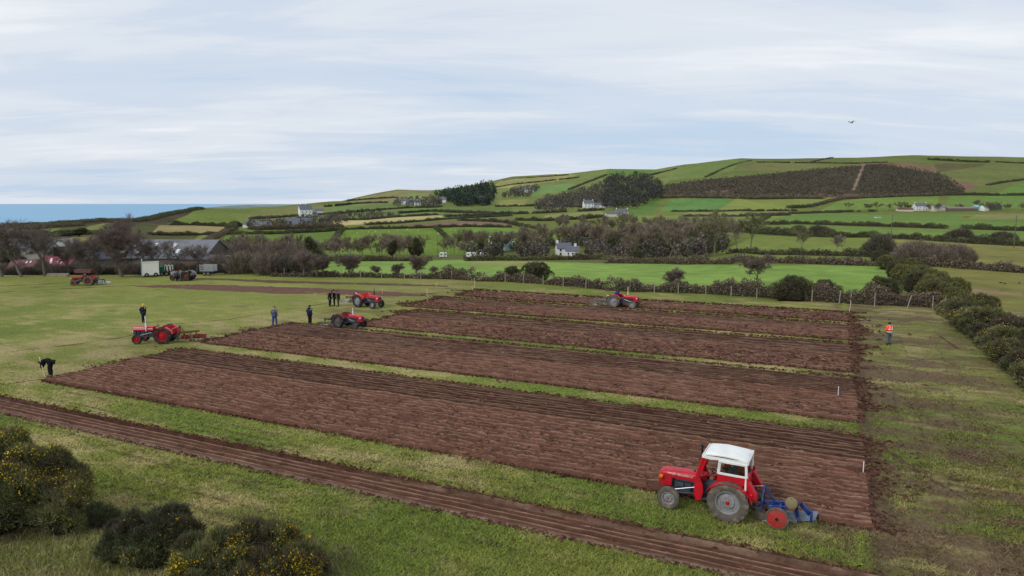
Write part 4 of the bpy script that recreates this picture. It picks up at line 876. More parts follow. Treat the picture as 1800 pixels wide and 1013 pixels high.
# ------------------------------------------------------------------ hedgerows over the hills
H_ = [
 ([(560, 459), (620, 459.5), (700, 459.5), (760, 459)], 2.0, 2.2, 'gorse', 'dark gorse hedge at the far left side of the emerald field'),
 ([(815, 459), (880, 458.5), (950, 458), (1005, 457), (1062, 457)], 2.6, 3.0, 'gorse', 'thick gorse hedge in front of the white caravan row'),
 ([(1065, 462.5), (1110, 463), (1170, 463.5), (1230, 464), (1290, 464)], 1.7, 2.2, 'brown', 'brown hedge across the far side of the emerald field'),
 ([(1285, 461), (1340, 461.5), (1400, 463), (1470, 465), (1545, 468)], 1.6, 2.4, 'brown', 'russet bramble hedge at the top of the emerald field'),
 ([(1280, 446), (1350, 448), (1420, 449), (1480, 450), (1545, 452)], 1.6, 2.0, 'dark', 'dark hedge under the lone round bare tree'),
 ([(1585, 466), (1650, 469), (1720, 474), (1800, 480), (1900, 487)], 1.7, 2.0, 'brown', 'dark brown hedge at the top of the right-hand pasture'),
 ([(1262, 409), (1330, 411), (1400, 415), (1470, 418), (1540, 418)], 2.6, 3.0, 'dark', 'lane hedge with two big rounded bushes'),
 ([(1548, 419), (1600, 421), (1660, 425), (1720, 429), (1800, 433), (1900, 437)], 2.4, 2.8, 'dark', 'lane hedge running to the right edge of the picture'),
 ([(1388, 394), (1450, 395.5), (1510, 397.5), (1580, 399.5), (1665, 402.5)], 2.6, 3.2, 'dark', 'long hedge below the white farmhouse, left run'),
 ([(1690, 402.5), (1740, 404.5), (1800, 406.5), (1900, 409)], 2.6, 3.2, 'dark', 'long hedge below the white farmhouse, right run after the gap'),
 ([(1300, 380), (1350, 379), (1410, 376), (1480, 373), (1540, 372)], 3.2, 4.0, 'far', 'hedge line left of the white farmhouse'),
 ([(1200, 381), (1260, 380.5), (1300, 381), (1390, 379)], 3.0, 4.0, 'far', 'hedge below the pale strip field on the right'),
 ([(1180, 372.5), (1260, 372.5), (1330, 371.5), (1400, 371)], 3.0, 4.0, 'far', 'hedge above the pale strip field on the right'),
 ([(1450, 357), (1480, 350.5), (1530, 348), (1600, 345), (1655, 344)], 5.0, 7.0, 'brown', 'belt of scrub at the foot of the brown heath'),
 ([(1160, 349), (1230, 348), (1310, 350), (1400, 349), (1450, 350)], 5.0, 8.0, 'brown', 'left belt of scrub at the foot of the brown heath'),
 ([(1385, 366), (1425, 364), (1450, 358)], 4.5, 6.0, 'far', 'short hedge stepping up towards the brown heath'),
 ([(1660, 344), (1700, 343), (1750, 344), (1830, 344)], 5.0, 6.0, 'far', 'dark hedge above the farm on the right'),
 ([(1330, 286), (1380, 286.5), (1440, 287), (1500, 288), (1560, 286)], 4.0, 5.0, 'far', 'dark hedge high on the right hill'),
 ([(1425, 286), (1445, 281), (1465, 277.5)], 3.2, 4.0, 'far', 'short hedge climbing to the skyline of the right hill'),
 ([(1630, 281), (1680, 284), (1740, 286)], 5.5, 7.0, 'dark', 'thick dark hedge near the top of the right hill'),
 ([(1745, 285), (1780, 287), (1830, 289)], 4.0, 5.0, 'far', 'dark hedge running off the top right of the hill'),
 ([(1735, 326), (1765, 321), (1800, 316.5), (1850, 314)], 4.0, 6.0, 'far', 'dark hedge sloping up to the right edge of the hill'),
 ([(1240, 312), (1265, 300), (1290, 290), (1320, 283)], 3.0, 4.0, 'far', 'hedge climbing the green shoulder of the right hill'),
 ([(1350, 382), (1332, 391), (1312, 402), (1300, 409)], 2.6, 3.5, 'dark', 'slanting hedge above the lane'),
 ([(1295, 395.5), (1340, 395), (1390, 395)], 2.4, 3.0, 'dark', 'short hedge meeting the slanting one'),
 ([(1205, 412), (1240, 409), (1262, 409)], 2.4, 3.2, 'dark', 'hedge at the corner of the valley wood'),
 ([(1140, 309), (1165, 303), (1190, 297)], 3.5, 4.5, 'far', 'hedge on the skyline shoulder right of the dark wood'),
 ([(862, 332), (900, 325), (950, 320), (1020, 312)], 3.5, 4.5, 'far', 'hedge under the straw field of the middle hill'),
 ([(880, 319), (930, 313), (1000, 308)], 3.0, 4.0, 'far', 'hedge through the straw field of the middle hill'),
 ([(1000, 334), (1030, 322), (1066, 308)], 3.5, 4.5, 'far', 'hedge climbing the middle hill left of the dark wood'),
 ([(870, 364), (930, 363), (990, 362), (1030, 366)], 4.0, 5.0, 'far', 'hedge below the white house with the long wing'),
 ([(900, 377), (960, 375), (1020, 372), (1062, 370)], 4.0, 5.0, 'far', 'hedge left of the white cottage with two chimneys'),
 ([(905, 388), (960, 389), (1020, 386), (1060, 382)], 4.0, 5.0, 'dark', 'dark hedge above the upper valley trees'),
 ([(806, 388), (850, 389.5), (890, 392), (915, 398), (950, 403)], 3.2, 4.0, 'dark', 'dark hedge at the right end of the sheep pasture'),
 ([(600, 404), (650, 403), (710, 402), (770, 400.5), (815, 399), (900, 400)], 2.6, 3.0, 'dark', 'long dark hedge along the top of the sheep pasture'),
 ([(400, 413), (450, 412), (520, 410), (570, 407.5), (600, 404.5)], 2.8, 3.4, 'dark', 'dark hedge top left of the sheep pasture'),
 ([(602, 405), (594, 413), (586, 425), (577, 441)], 2.6, 3.0, 'dark', 'hedge running down between the two green pastures'),
 ([(765, 401), (776, 410), (787, 421)], 2.4, 3.0, 'dark', 'short slanting hedge inside the sheep pasture'),
 ([(354, 434), (372, 422), (390, 413), (402, 407), (412, 404)], 2.6, 3.6, 'brown', 'thick brown hedge climbing above the grey barn'),
 ([(262, 413), (310, 414), (350, 413.5), (398, 412.5)], 2.4, 3.0, 'dark', 'dark hedge below the tan field on the coast'),
 ([(298, 395), (340, 396), (380, 398), (405, 399), (440, 398)], 3.2, 4.0, 'dark', 'dark hedge above the tan field on the coast'),
 ([(405, 405), (409, 399), (414, 396)], 3.6, 6.0, 'dark', 'dark clump of bushes at the end of the tan field'),
 ([(440, 404), (500, 403), (560, 402), (600, 399)], 4.0, 6.0, 'brown', 'scrub belt below the far white houses on the left'),
 ([(440, 386), (500, 382), (560, 378), (590, 376)], 3.2, 4.0, 'far', 'hedge left of the road to the white gabled house'),
 ([(575, 388), (640, 387), (700, 382), (770, 378)], 3.2, 4.5, 'far', 'hedge above the far straw-coloured field'),
 ([(640, 396), (700, 393), (760, 388), (820, 384), (900, 380)], 3.2, 4.0, 'far', 'hedge below the far straw-coloured field'),
 ([(590, 376), (650, 371), (720, 366), (780, 364)], 4.0, 5.0, 'far', 'hedge across the green foot of the left hill'),
 ([(700, 376), (760, 372), (800, 374), (860, 376)], 4.0, 5.0, 'far', 'hedge below the conifer wood'),
 ([(780, 382), (830, 380), (900, 376)], 4.0, 5.0, 'far', 'hedge second below the conifer wood'),
 ([(570, 364), (620, 359), (680, 357), (720, 357)], 4.0, 5.0, 'far', 'hedge left of the hillside hamlet'),
 ([(610, 354), (660, 350), (700, 348)], 4.0, 5.0, 'far', 'hedge on the brow of the left hill'),
 ([(-60, 400.5), (0, 400), (40, 397), (100, 393.5), (180, 389), (245, 388)], 2.0, 8.0, 'dark', 'dark cliff-top scrub against the sea on the far left'),
 ([(245, 389), (275, 382.5), (300, 376.5), (330, 371), (352, 367)], 2.4, 9.0, 'dark', 'dark cliff-top scrub climbing to the green headland'),
 ([(40, 404), (90, 400), (140, 397)], 2.4, 6.0, 'brown', 'brown scrub belt on the coastal slope'),
 ([(-40, 420), (30, 418), (90, 416), (150, 412), (205, 414)], 2.4, 6.0, 'dark', 'dark scrub belt behind the farm roofs'),
]
for i, (pp, h, wd, kd, lab) in enumerate(H_):
    fs = 0.78 if kd in ('far', 'brown') and pp[0][1] < 400 else 0.92
    hedge(TL(*pp), h * fs, wd * fs, lab, kind=kd, seed=200 + i, gaps=0.30 if kd == 'far' else 0.0)
for px, py, s in [(1405, 414, 0.95), (1432, 416, 1.0), (1444, 416, 0.95), (1455, 417, 0.8), (1676, 424, 0.85), (1690, 425, 1.0), (1755, 429, 0.9), (1770, 430, 0.85), (1365, 412, 0.7)]:
    bush(px, py, s * 1.35, 'big rounded dark bush on the lane hedge', dark=True, group='rounded bushes on the lane hedge')
for k in range(26):
    px = rs.choice([rs.uniform(1490, 1608), rs.uniform(1630, 1830), rs.uniform(1740, 1830)]); py = rs.uniform(368, 373) 
    tree(FARTREES[rs.randrange(4)], T(px, py), rs.uniform(0.7, 1.25), 'dark bare tree in the shelter belt of the far right farm', group='trees round the far right farm', wide=1.25)

# far woods that read as one mass
def wood(name, label, poly, n, h, pal, seed, conifer, k=42, cs=1.0, hole=()):
    rng = np.random.default_rng(seed); xs = [p[0] for p in poly]; ys = [p[1] for p in poly]; pts = []
    def ins(x, y):
        r = False
        for i in range(len(poly)):
            x0, y0 = poly[i]; x1, y1 = poly[(i + 1) % len(poly)]
            if (y0 > y) != (y1 > y) and x < (x1 - x0) * (y - y0) / (y1 - y0) + x0: r = not r
        return r
    while len(pts) < n:
        x, y = rng.uniform(min(xs), max(xs)), rng.uniform(min(ys), max(ys))
        if ins(x, y) and not any(a < x < b and y > c for a, b, c in hole): pts.append(tuple(T(x, y)))
    V = []; C = []; pal = np.array(pal)
    for p in pts:
        hh = h * rng.uniform(0.65, 1.25); c = pal[rng.integers(len(pal))] * rng.uniform(0.75, 1.25)
        t = rng.random(k); a = rng.uniform(0, 6.28, k)
        if conifer: r = (1 - t) * hh * 0.30 + 0.3; D = np.stack([np.cos(a), np.sin(a), 0.1 - 0.3 * np.ones(k)], 1); z = hh * (0.1 + 0.9 * t)
        else: r = np.sqrt(np.clip(1 - (2 * t - 1) ** 2, 0, 1)) * hh * 0.42; D = np.stack([np.cos(a), np.sin(a), 0.7 * np.ones(k)], 1); z = hh * (0.15 + 0.85 * t)
        P = np.stack([p[0] + np.cos(a) * r * 0.7, p[1] + np.sin(a) * r * 0.7, p[2] + z], 1)
        V.append(cards(P, unit(D + rng.normal(size=(k, 3)) * 0.3), cs * rng.uniform(1.2, 2.6, k), cs * rng.uniform(0.6, 1.2, k), rng)); C.append(np.repeat(c * rng.uniform(0.7, 1.3, k)[:, None], 3, 0))
    V = np.concatenate(V); tag(link(name, np_mesh(name, V, np.arange(len(V)).reshape(-1, 3), np.clip(np.concatenate(C), 0.004, 1)), leafm), label, 'wood', kind='stuff')
CONI = [(0.048, 0.068, 0.050), (0.062, 0.082, 0.056), (0.040, 0.060, 0.050)]; BARE = [(0.14, 0.12, 0.106), (0.115, 0.10, 0.088), (0.10, 0.105, 0.074), (0.16, 0.13, 0.118)]
wood('conifer_wood', 'dark conifer wood on the brow of the middle hill', [(764, 342), (800, 336), (850, 324), (868, 326), (872, 346), (860, 362), (805, 364), (775, 352)], 420, 11, CONI, 1, True)
wood('hillside_wood', 'dark bare wood on the flank below the middle hilltop', [(1062, 318), (1080, 310), (1120, 309), (1150, 318), (1168, 334), (1160, 352), (1120, 368), (1062, 370)], 460, 11, [(0.085, 0.078, 0.072), (0.072, 0.078, 0.060), (0.066, 0.066, 0.062)], 2, False, 64, 0.75)
wood('bare_wood', 'paler bare wood left of the dark hillside wood', [(940, 372), (950, 358), (1000, 346), (1062, 326), (1062, 360), (1020, 366), (980, 374)], 280, 10, BARE, 3, False, 64, 0.66)
wood('hamlet_wood', 'bare trees round the hillside hamlet', [(690, 364), (700, 354), (760, 350), (780, 358), (770, 366)], 90, 8, BARE, 4, False, 64, 0.66)
wood('slope_wood', 'bare wood under the straw field of the middle hill', [(880, 350), (900, 338), (930, 330), (950, 332), (930, 348)], 80, 8, BARE, 5, False, 64, 0.66)
wood('village_wood', 'bare trees among the far houses on the left', [(430, 402), (470, 396), (520, 388), (600, 378), (690, 376), (700, 382), (620, 388), (590, 398), (560, 404)], 200, 5, BARE, 6, False, 64, 0.45)
wood('heath_scrub', 'gorse and heather scrub covering the brown heath of the right hill', [(1160, 347), (1170, 325), (1240, 315), (1330, 307), (1420, 298), (1506, 291), (1495, 334), (1475, 347), (1300, 348)], 2400, 1.6, [(0.12, 0.105, 0.078), (0.105, 0.108, 0.068), (0.14, 0.112, 0.086)], 7, False, 5, 0.9)
wood('heath_scrub', 'darker gorse scrub on the right of the pink hill path', [(1505, 338), (1522, 289), (1560, 287), (1605, 295), (1660, 306), (1700, 334), (1670, 344), (1510, 346)], 1900, 1.6, [(0.105, 0.095, 0.072), (0.09, 0.10, 0.06), (0.125, 0.10, 0.08)], 8, False, 5, 0.9)
wood('lower_wood', 'mass of bare undergrowth on the floor of the valley wood', [(815, 456), (840, 446), (930, 438), (1000, 426), (1100, 420), (1210, 420), (1262, 432), (1280, 446), (1230, 456), (1060, 457)], 520, 4.5, BARE + [(0.10, 0.11, 0.06)], 9, False, 90, 0.36, ((962, 1032, 438), (880, 912, 441)))

lr = lambda o: o.location.x / o.location.y
ordinal('trees below the sheep pasture', 'bare tree from the left in the loose row below the sheep pasture', lr)
ordinal('upper trees of the valley wood', 'bare tree from the left along the upper edge of the valley wood', lr)
ordinal('trees right of the barn', 'bare tree from the left in the wood right of the grey barn', lr)
ordinal('ivy-clad trees in the valley', 'dark ivy-clad tree from the left among the bare valley trees', lr)
ordinal('rounded bushes on the lane hedge', 'big rounded dark bush from the left on the lane hedge', lr)
ordinal('trees round the far right farm', 'dark bare tree from the left in the shelter belt of the far right farm', lr)
# ------------------------------------------------------------------ materials of built things
white = mat('white_render', s2l(226, 226, 224), 0.8, var=0.06, scale=0.8)
cream = mat('cream_render', s2l(206, 200, 184), 0.85, var=0.08, scale=0.8)
slate = mat('slate', s2l(96, 100, 110), 0.7, var=0.18, scale=1.5)
slate_dark = mat('slate_dark', s2l(72, 74, 84), 0.75, var=0.2, scale=1.2)
asbest = mat('grey_sheet', s2l(116, 118, 124), 0.8, var=0.14, scale=0.9, two=s2l(96, 98, 98), twoscale=0.35)
redsheet = mat('red_sheet', s2l(128, 52, 58), 0.7, var=0.16, scale=1.3, two=s2l(96, 58, 56), twoscale=0.7)
rustsheet = mat('rust_sheet', s2l(110, 74, 70), 0.8, var=0.2, scale=1.4)
stone = mat('stone', s2l(104, 96, 86), 0.9, var=0.25, scale=2.0, bump=0.03, bscale=4)
darkgap = mat('dark_interior', s2l(38, 36, 36), 0.9)
skylight = mat('skylight', s2l(222, 224, 228), 0.4, var=0.05)
glassdark = mat('window_glass', s2l(44, 50, 58), 0.2, spec=0.5)
concrete = mat('concrete', s2l(150, 146, 138), 0.9, var=0.15, scale=1.0)
def house(label, loc, rz, w, dp, he, hr, wallm=white, roofm=slate, chim=(), win=(), door=None, name='house', cat='house', base=1.5, group=None, skyl=(), over=0.25):
    """gabled building: w along x, dp along y (front at -y), eaves he, ridge hr"""
    root = empty(name, loc, rz); tag(root, label, cat, group)
    m = MB(); m.prism([(-dp / 2, -base), (dp / 2, -base), (dp / 2, he), (0, hr), (-dp / 2, he)], -w / 2, w / 2, 'X'); m.build('wall', wallm, root)
    m = MB(); t = 0.16; sl = (hr - he) / (dp / 2)
    for s in (-1, 1):
        y1 = s * (dp / 2 + over); z1 = he - sl * over + 0.03
        a = [(y1, z1), (0, hr + 0.03), (0, hr + 0.03 + t), (y1, z1 + t)]
        m.prism(a if s > 0 else a[::-1], -w / 2 - over, w / 2 + over, 'X')
    rf = m.build('roof', roofm, root)
    for (x, y0) in skyl:
        zz = hr - sl * abs(y0) + 0.03 + t + 0.02; q = Matrix.Rotation(math.atan(sl) * (1 if y0 < 0 else -1), 3, 'X')
        MB().box((x, y0, zz), (w * 0.045, dp * 0.13, 0.05), q).build('skylight', skylight, rf)
    for x in chim:
        MB().box((x, 0, hr + 0.35), (0.9, 0.6, 1.5)).build('chimney', wallm, rf)
    for (x, z, ww, wh) in win:
        o = MB().box((x, -dp / 2 - 0.02, z), (ww, 0.10, wh)).build('window', glassdark, root)
        MB().box((x, -dp / 2 - 0.05, z - wh / 2 - 0.06), (ww + 0.2, 0.16, 0.1)).build('sill', wallm, o)
    if door: MB().box((door, -dp / 2 - 0.02, 0.95), (1.0, 0.12, 2.1)).build('door', darkgap, root)
    return root
def wins(xs, zs, w=0.9, h=1.2): return [(x, z, w, h) for z in zs for x in xs]
# far white farmhouses and cottages
house('white two-storey farmhouse of the far right farm', T(1617, 370), 0.05, 15, 7, 5.2, 8.4, chim=(-6.6, 6.6), win=wins((-5.5, -2.5, 2.5, 5.5), (1.3, 4.0)), door=0)
house('small cream outbuilding left of the far right farmhouse', T(1590, 371.5), 0.0, 18, 5, 2.0, 3.4, cream, rustsheet, name='outbuilding', cat='outbuilding')
house('pale barn right of the far right farmhouse', T(1648, 371), 0.1, 16, 9, 4.2, 6.6, cream, asbest, name='barn', cat='barn')
house('long low brown-roofed shed of the far right farm', T(1688, 371), 0.02, 34, 9, 2.8, 4.6, stone, mat('brown_sheet', s2l(128, 112, 104), 0.8), name='shed', cat='shed')
house('blue-green painted shed of the far right farm', T(1714, 370), 0.3, 7, 7, 4.0, 6.0, mat('aqua_sheet', s2l(120, 172, 170), 0.6), mat('aqua_roof', s2l(140, 186, 182), 0.6), name='shed', cat='shed')
house('white gable building at the right end of the far right farm', T(1730, 370.5), 0.4, 9, 6, 4.0, 6.2, white, slate, chim=(3.5,), name='outbuilding', cat='outbuilding')
house('dark green barn behind the far right farm', T(1745, 368), 0.1, 16, 8, 4.5, 6.4, mat('green_sheet', s2l(70, 90, 84), 0.7), slate_dark, name='barn', cat='barn')
house('white gabled house on the middle hillside', T(1034, 366), 0.2, 12, 7, 5.6, 9.0, chim=(-5.4, 5.4), win=wins((-4, 0, 4), (1.4, 4.2)))
house('long white wing right of the hillside house', T(1058, 365), 0.1, 26, 7, 3.2, 5.4, win=wins((-10, -5, 0, 5, 10), (1.6,)), name='wing', cat='house')
house('white cottage with two chimneys above the valley', T(1093, 380), 0.0, 11, 6, 3.8, 6.4, chim=(-5.0, 5.0), win=wins((-3.4, 0, 3.4), (1.2, 3.2)))
house('grey-roofed outbuilding left of the two-chimney cottage', T(1076, 381), 0.1, 12, 5, 2.6, 4.4, cream, slate, name='outbuilding', cat='outbuilding')
house('big white gabled house on the left skyline', T(537, 381), 0.5, 13, 10, 7.5, 12.5, chim=(-5, 0.5), win=wins((-4, 0, 4), (1.6, 5.0)))
house('low white annexe right of the big gabled house', T(549, 381), 0.2, 10, 6, 3.0, 5.0, name='annexe', cat='house')
house('small cream cottage right of the gabled skyline house', T(561, 376), 0.2, 9, 6, 3.4, 6.0, cream)
for px, py, w_, lab in [(438, 401, 7, 'leftmost white bungalow of the far row'), (452, 401.5, 6, 'second white bungalow of the far row'), (467, 401, 8, 'third white bungalow of the far row')]: house(lab, T(px, py), 0.1, w_, 5, 2.6, 4.4, white, slate, group='far bungalow row')
for px, py, w_, lab in [(515, 398, 10, 'grey-roofed white house left of a pair'), (540, 397.5, 8, 'white house right of a pair below the skyline house'), (520, 402, 4, 'tiny white hut below the far pair of houses')]: house(lab, T(px, py), 0.2, w_, 6, 3.4, 6.0, white, slate)
for px, py, w_, lab in [(712, 359, 13, 'left white house of the hillside hamlet'), (722, 360, 14, 'middle white house of the hillside hamlet'), (734, 361, 10, 'right white house of the hillside hamlet'), (779, 356.5, 9, 'white cottage at the edge of the conifer wood'), (847, 355, 9, 'grey-white lodge under the conifer wood')]:
    house(lab, T(px, py), 0.15, w_, 7, 4.6, 8.0, white, slate, chim=(0,))
house('white villa high on the middle hill', T(927, 338), 0.1, 20, 9, 4.2, 7.4, white, slate)
house('small white cottage left of the villa', T(909, 340), 0.1, 8, 6, 3.4, 6.0, cream, slate)
r_ = house('white cottage with a tall gable in the valley', T(990, 450), 0.15, 5.6, 4.2, 3.1, 5.0, chim=(-2.4,), win=wins((-1.5, 1.2), (0.9, 2.4), 0.7, 0.9))
house('white rear wing of the valley cottage', T(1006, 450.5), -0.1, 5.0, 3.8, 2.2, 3.8, chim=(1.1,), win=wins((-1.5, 0.2, 1.7), (1.1,), 0.6, 0.7), name='wing', cat='house')
house('pale turquoise cabin among the valley trees', T(895, 440), 0.1, 5, 4, 2.6, 4.2, mat('pale_aqua', s2l(176, 212, 206), 0.7), mat('pale_aqua_roof', s2l(150, 190, 186), 0.6), name='cabin', cat='cabin')
house('small white hut among the valley trees', T(864, 430), 0.2, 2.6, 3, 3.0, 4.4, white, white, name='hut', cat='hut')
for px, w_, lab in [(830, 5.4, 'long white caravan at the left of the gorse hedge'), (851, 4.0, 'short cream caravan right of the long white one'), (779, 3.4, 'small white van beyond the sheep pasture trees')]:
    L_ = T(px, 453.5); root = empty('caravan', L_, 0.05, 0.8); tag(root, lab, 'van' if 'van ' in lab and 'caravan' not in lab else 'caravan'); sz = w_ / 2
    MB().prism([(-sz, 0.5), (sz, 0.5), (sz, 2.2), (sz - 0.3, 2.6), (-sz + 0.3, 2.6), (-sz, 2.2)], -1.1, 1.1).build('body', white, root, bevel=0.08)
    for k in range(max(2, int(w_ // 2))): MB().box((-sz + 0.9 + k * (w_ - 1.6) / max(1, int(w_ // 2) - 1), -1.11, 1.7), (0.8, 0.06, 0.5)).build('window', glassdark, root)
    for sx in (-0.5, 0.5): MB().lathe([(0, -0.1), (0.35, -0.1), (0.35, 0.1), (0, 0.1)], (sx * sz, -0.9, 0.35), (0, 1, 0), 12).build('wheel', darkgap, root)
for i, (px, py) in enumerate([(1112, 413), (1120, 411), (1129, 414), (1137, 412)]):
    house(['leftmost', 'second', 'third', 'rightmost'][i] + ' pinkish caravan on the slope above the valley wood', T(px, py), 0.2 * i, 4.6, 2.6, 2.1, 2.6, mat('pink_cream', s2l(196, 176, 170), 0.7), mat('pink_roof', s2l(176, 150, 146), 0.7), name='static_caravan', cat='caravan', group='caravans above the valley wood')
# home farm behind the left end of the field
g_roof = house('large grey-roofed barn with white skylights behind the left trees', W(312, 476, 148) , -0.06, 19, 13, 3.2, 6.6, stone, asbest, name='barn', cat='barn', base=3.0, skyl=((-3.4, -2.2), (1.0, -2.2), (-5.8, -5.2), (2.8, -4.2), (7.0, -4.2), (-8, -3)))
house('low lean-to running right from the large grey barn', W(372, 474, 140), -0.3, 10, 6, 2.2, 2.9, rustsheet, slate_dark, name='lean_to', cat='shed', base=3)
house('second grey barn roof behind the large one', W(262, 462, 165), -0.06, 14, 11, 2.0, 4.6, stone, asbest, name='barn', cat='barn', base=4, skyl=((4, -2.5),))
house('red sheeted barn with pale roof lights on the left', W(107, 487, 122), 0.10, 5.4, 5.6, 2.0, 3.5, stone, redsheet, name='barn', cat='barn', base=1.0, skyl=((-0.9, -0.9), (-0.5, -1.9), (0.5, -1.3), (1.2, -1.8), (-0.7, -1.4)))
house('small reddish shed left of the red barn', W(48, 487, 120), 0.15, 4.0, 4.6, 1.6, 2.9, stone, rustsheet, name='shed', cat='shed', base=1.0, skyl=((0.5, -0.8), (1.1, -0.7)))
house('slate-roofed stone barn with gable to the field', W(160, 480, 138), 0.95, 6.5, 5.6, 2.9, 5.2, stone, slate_dark, name='barn', cat='barn', base=2, win=[(0, 2.2, 0.4, 0.6)])
house('purple-grey roof at the far left edge of the farm', W(8, 452, 165), 0.05, 8, 7, 2.2, 4.4, stone, mat('mauve_sheet', s2l(134, 116, 124), 0.8), name='barn', cat='barn', base=4)
house('blue-grey roof between the left trees', W(62, 447, 165), 0.05, 9, 6, 1.6, 3.4, concrete, slate, name='barn', cat='barn', base=4)
house('brown stone roof right of the round-topped barn', W(165, 441, 175), 0.0, 8, 5, 1.0, 2.0, stone, mat('lichen_roof', s2l(122, 112, 96), 0.9, var=0.2), name='shed', cat='shed', base=4)
rt = empty('round_topped_barn', W(113, 459, 168), 0.05); tag(rt, 'round-topped barn with a white curved gable sheet', 'barn')
arc = [(2.45 * math.cos(a), 3.7 + 1.7 * math.sin(a)) for a in np.linspace(0, math.pi, 15)]
MB().prism(arc, -3.06, -3.0, 'Y').build('gable_sheet', mat('white_sheet', s2l(206, 210, 210), 0.6, var=0.15, scale=2.2), rt)
arc2 = [(2.55 * math.cos(a), 3.7 + 1.78 * math.sin(a)) for a in np.linspace(0, math.pi, 15)] + [(2.45 * math.cos(a), 3.7 + 1.7 * math.sin(a)) for a in np.linspace(math.pi, 0, 15)]
MB().prism(arc2, -3.2, 3.2, 'Y').build('roof', asbest, rt, smooth=30); MB().box((0, 0, 1.2), (4.8, 5.9, 5.0)).build('wall', darkgap, rt)  # solid dark box paints the shade inside the open lower part

# ------------------------------------------------------------------ fence, gate, stakes
wood_m = mat('weathered_wood', s2l(150, 142, 126), 0.9, var=0.25, scale=4)
fence = empty('fence', G(820, 492)); tag(fence, 'post-and-wire fence along the back of the field', 'fence')
FP = [(500, 486, 0), (557, 487, 0), (600, 487.5, 0), (634, 488, 0), (671, 489, 0.03), (711, 490, 0), (740, 490.5, -0.04), (774, 491, 0), (794, 491.5, 0.02), (824, 493, 0), (855, 495, 0.05), (888, 497, 0), (920, 498, 0), (955, 501, -0.03), (990, 504, 0), (1030, 507, 0), (1070, 511, 0), (1107, 513, 0.03), (1150, 516, 0), (1192, 517, 0), (1240, 519, 0.04), (1285, 522, 0), (1330, 525, 0), (1385, 529, 0), (1427, 532, 0), (1475, 534, 0.05), (1537, 539, 0), (1594, 542, 0.28), (1639, 544, 0)]
fo = fence.location
tops = []
for px, py, ln in FP:
    p = G(px, py) - fo; h = 1.25 if px < 1400 else 1.4; q = p + Vector((math.sin(ln) * h, 0, math.cos(ln) * h)); tops.append((p, q))
    MB().cyl(p - Vector((0, 0, 0.2)), q, 0.055, 0.05, 7).build('post', wood_m, fence)
for hh in (0.45, 0.95):
    m = MB()
    for (a, b), (c, d) in zip(tops[:-1], tops[1:]): m.cyl(a + (b - a) * hh, c + (d - c) * hh, 0.004, n=4)
    m.build('wire', mat('wire', s2l(120, 120, 120), 0.5, metal=0.6), fence)
gate = empty('field_gate', G(1661, 543), -0.15); tag(gate, 'weathered timber gate with braced post half hidden by gorse', 'gate')
MB().cyl((0, 0, -0.2), (0, 0, 1.35), 0.09, 0.085, 8).build('post', wood_m, gate); MB().cyl((-1.15, -0.1, 0), (-0.05, 0, 1.0), 0.05, n=6).build('brace', wood_m, gate)
for i, z in enumerate((0.3, 0.55, 0.8, 1.1)): MB().box((1.35, 0, z), (2.5, 0.04, 0.09)).build('rail', wood_m, gate)
MB().bar((0.15, -0.03, 0.25), (2.5, -0.03, 1.08), 0.03, 0.08).build('diagonal', wood_m, gate); MB().cyl((2.7, 0, -0.2), (2.7, 0, 1.3), 0.08, n=8).build('post', wood_m, gate)
pale = mat('pale_stake', s2l(226, 214, 172), 0.7); redp = mat('stake_red', s2l(190, 60, 44), 0.6); whitep = mat('white_paint', s2l(232, 232, 230), 0.5, var=0.03)
def stake(px, py, h, label, m=pale, band=None, on=0.1):
    p = G(px, py); p.z = on - 0.05; root = empty('marker_stake', p); tag(root, label, 'stake', 'marker stakes')
    MB().cyl((0, 0, -0.1), (0, 0, h), 0.020, 0.018, 7).build('shaft', m, root)
    if band: MB().cyl((0, 0, h * 0.55), (0, 0, h * 0.8), 0.033, n=7).build('band', band, root)
    MB().cyl((0, 0, h), (0, 0, h + 0.05), 0.024, 0.004, 7).build('tip', m, root)
for a in [(1495, 540, 1.35, 'tall white stake with red band in front of the back hedge', whitep, redp, 0.05), (1493, 551.5, 0.5, 'short white stake at the far right corner of the ploughing', whitep, None, 0.1), (1473, 699, 0.5, 'short pale stake standing in the ploughed soil on the right', whitep, None, 0.15),
          (1517, 834, 0.45, 'short white stake at the right end of the nearest plot', whitep, None, 0.1), (751, 530, 1.4, 'tall yellowish stake right of the tractors in the middle', pale, None, 0.05), (830, 513, 1.5, 'left stake of the pair at the far left corner of the last plot', pale, redp, 0.05),
          (834, 506, 1.3, 'right stake of the pair at the far left corner of the last plot', pale, None, 0.05), (767, 504, 0.5, 'short stake at the end of the far thin strip', pale, None, 0.05), (672, 517, 0.6, 'short pale stake at the end of the far broad strip', pale, None, 0.05)]: stake(*a)
# power poles and a mast in the distance
for px, py, h, lab in [(667, 455, 9, 'pale pole among the trees below the sheep pasture'), (769, 452, 9, 'pale pole left of the white van'), (1566, 421, 8, 'thin pole on the lane hedge'), (1782, 437, 8, 'thin pole near the right edge of the far pasture')]:
    root = empty('utility_pole', T(px, py)); tag(root, lab, 'pole', 'utility poles'); MB().cyl((0, 0, -0.5), (0, 0, h), 0.11, 0.08, 7).build('pole', stone, root); MB().box((0, 0, h - 0.4), (1.4, 0.12, 0.12)).build('cross_arm', wood_m, root)
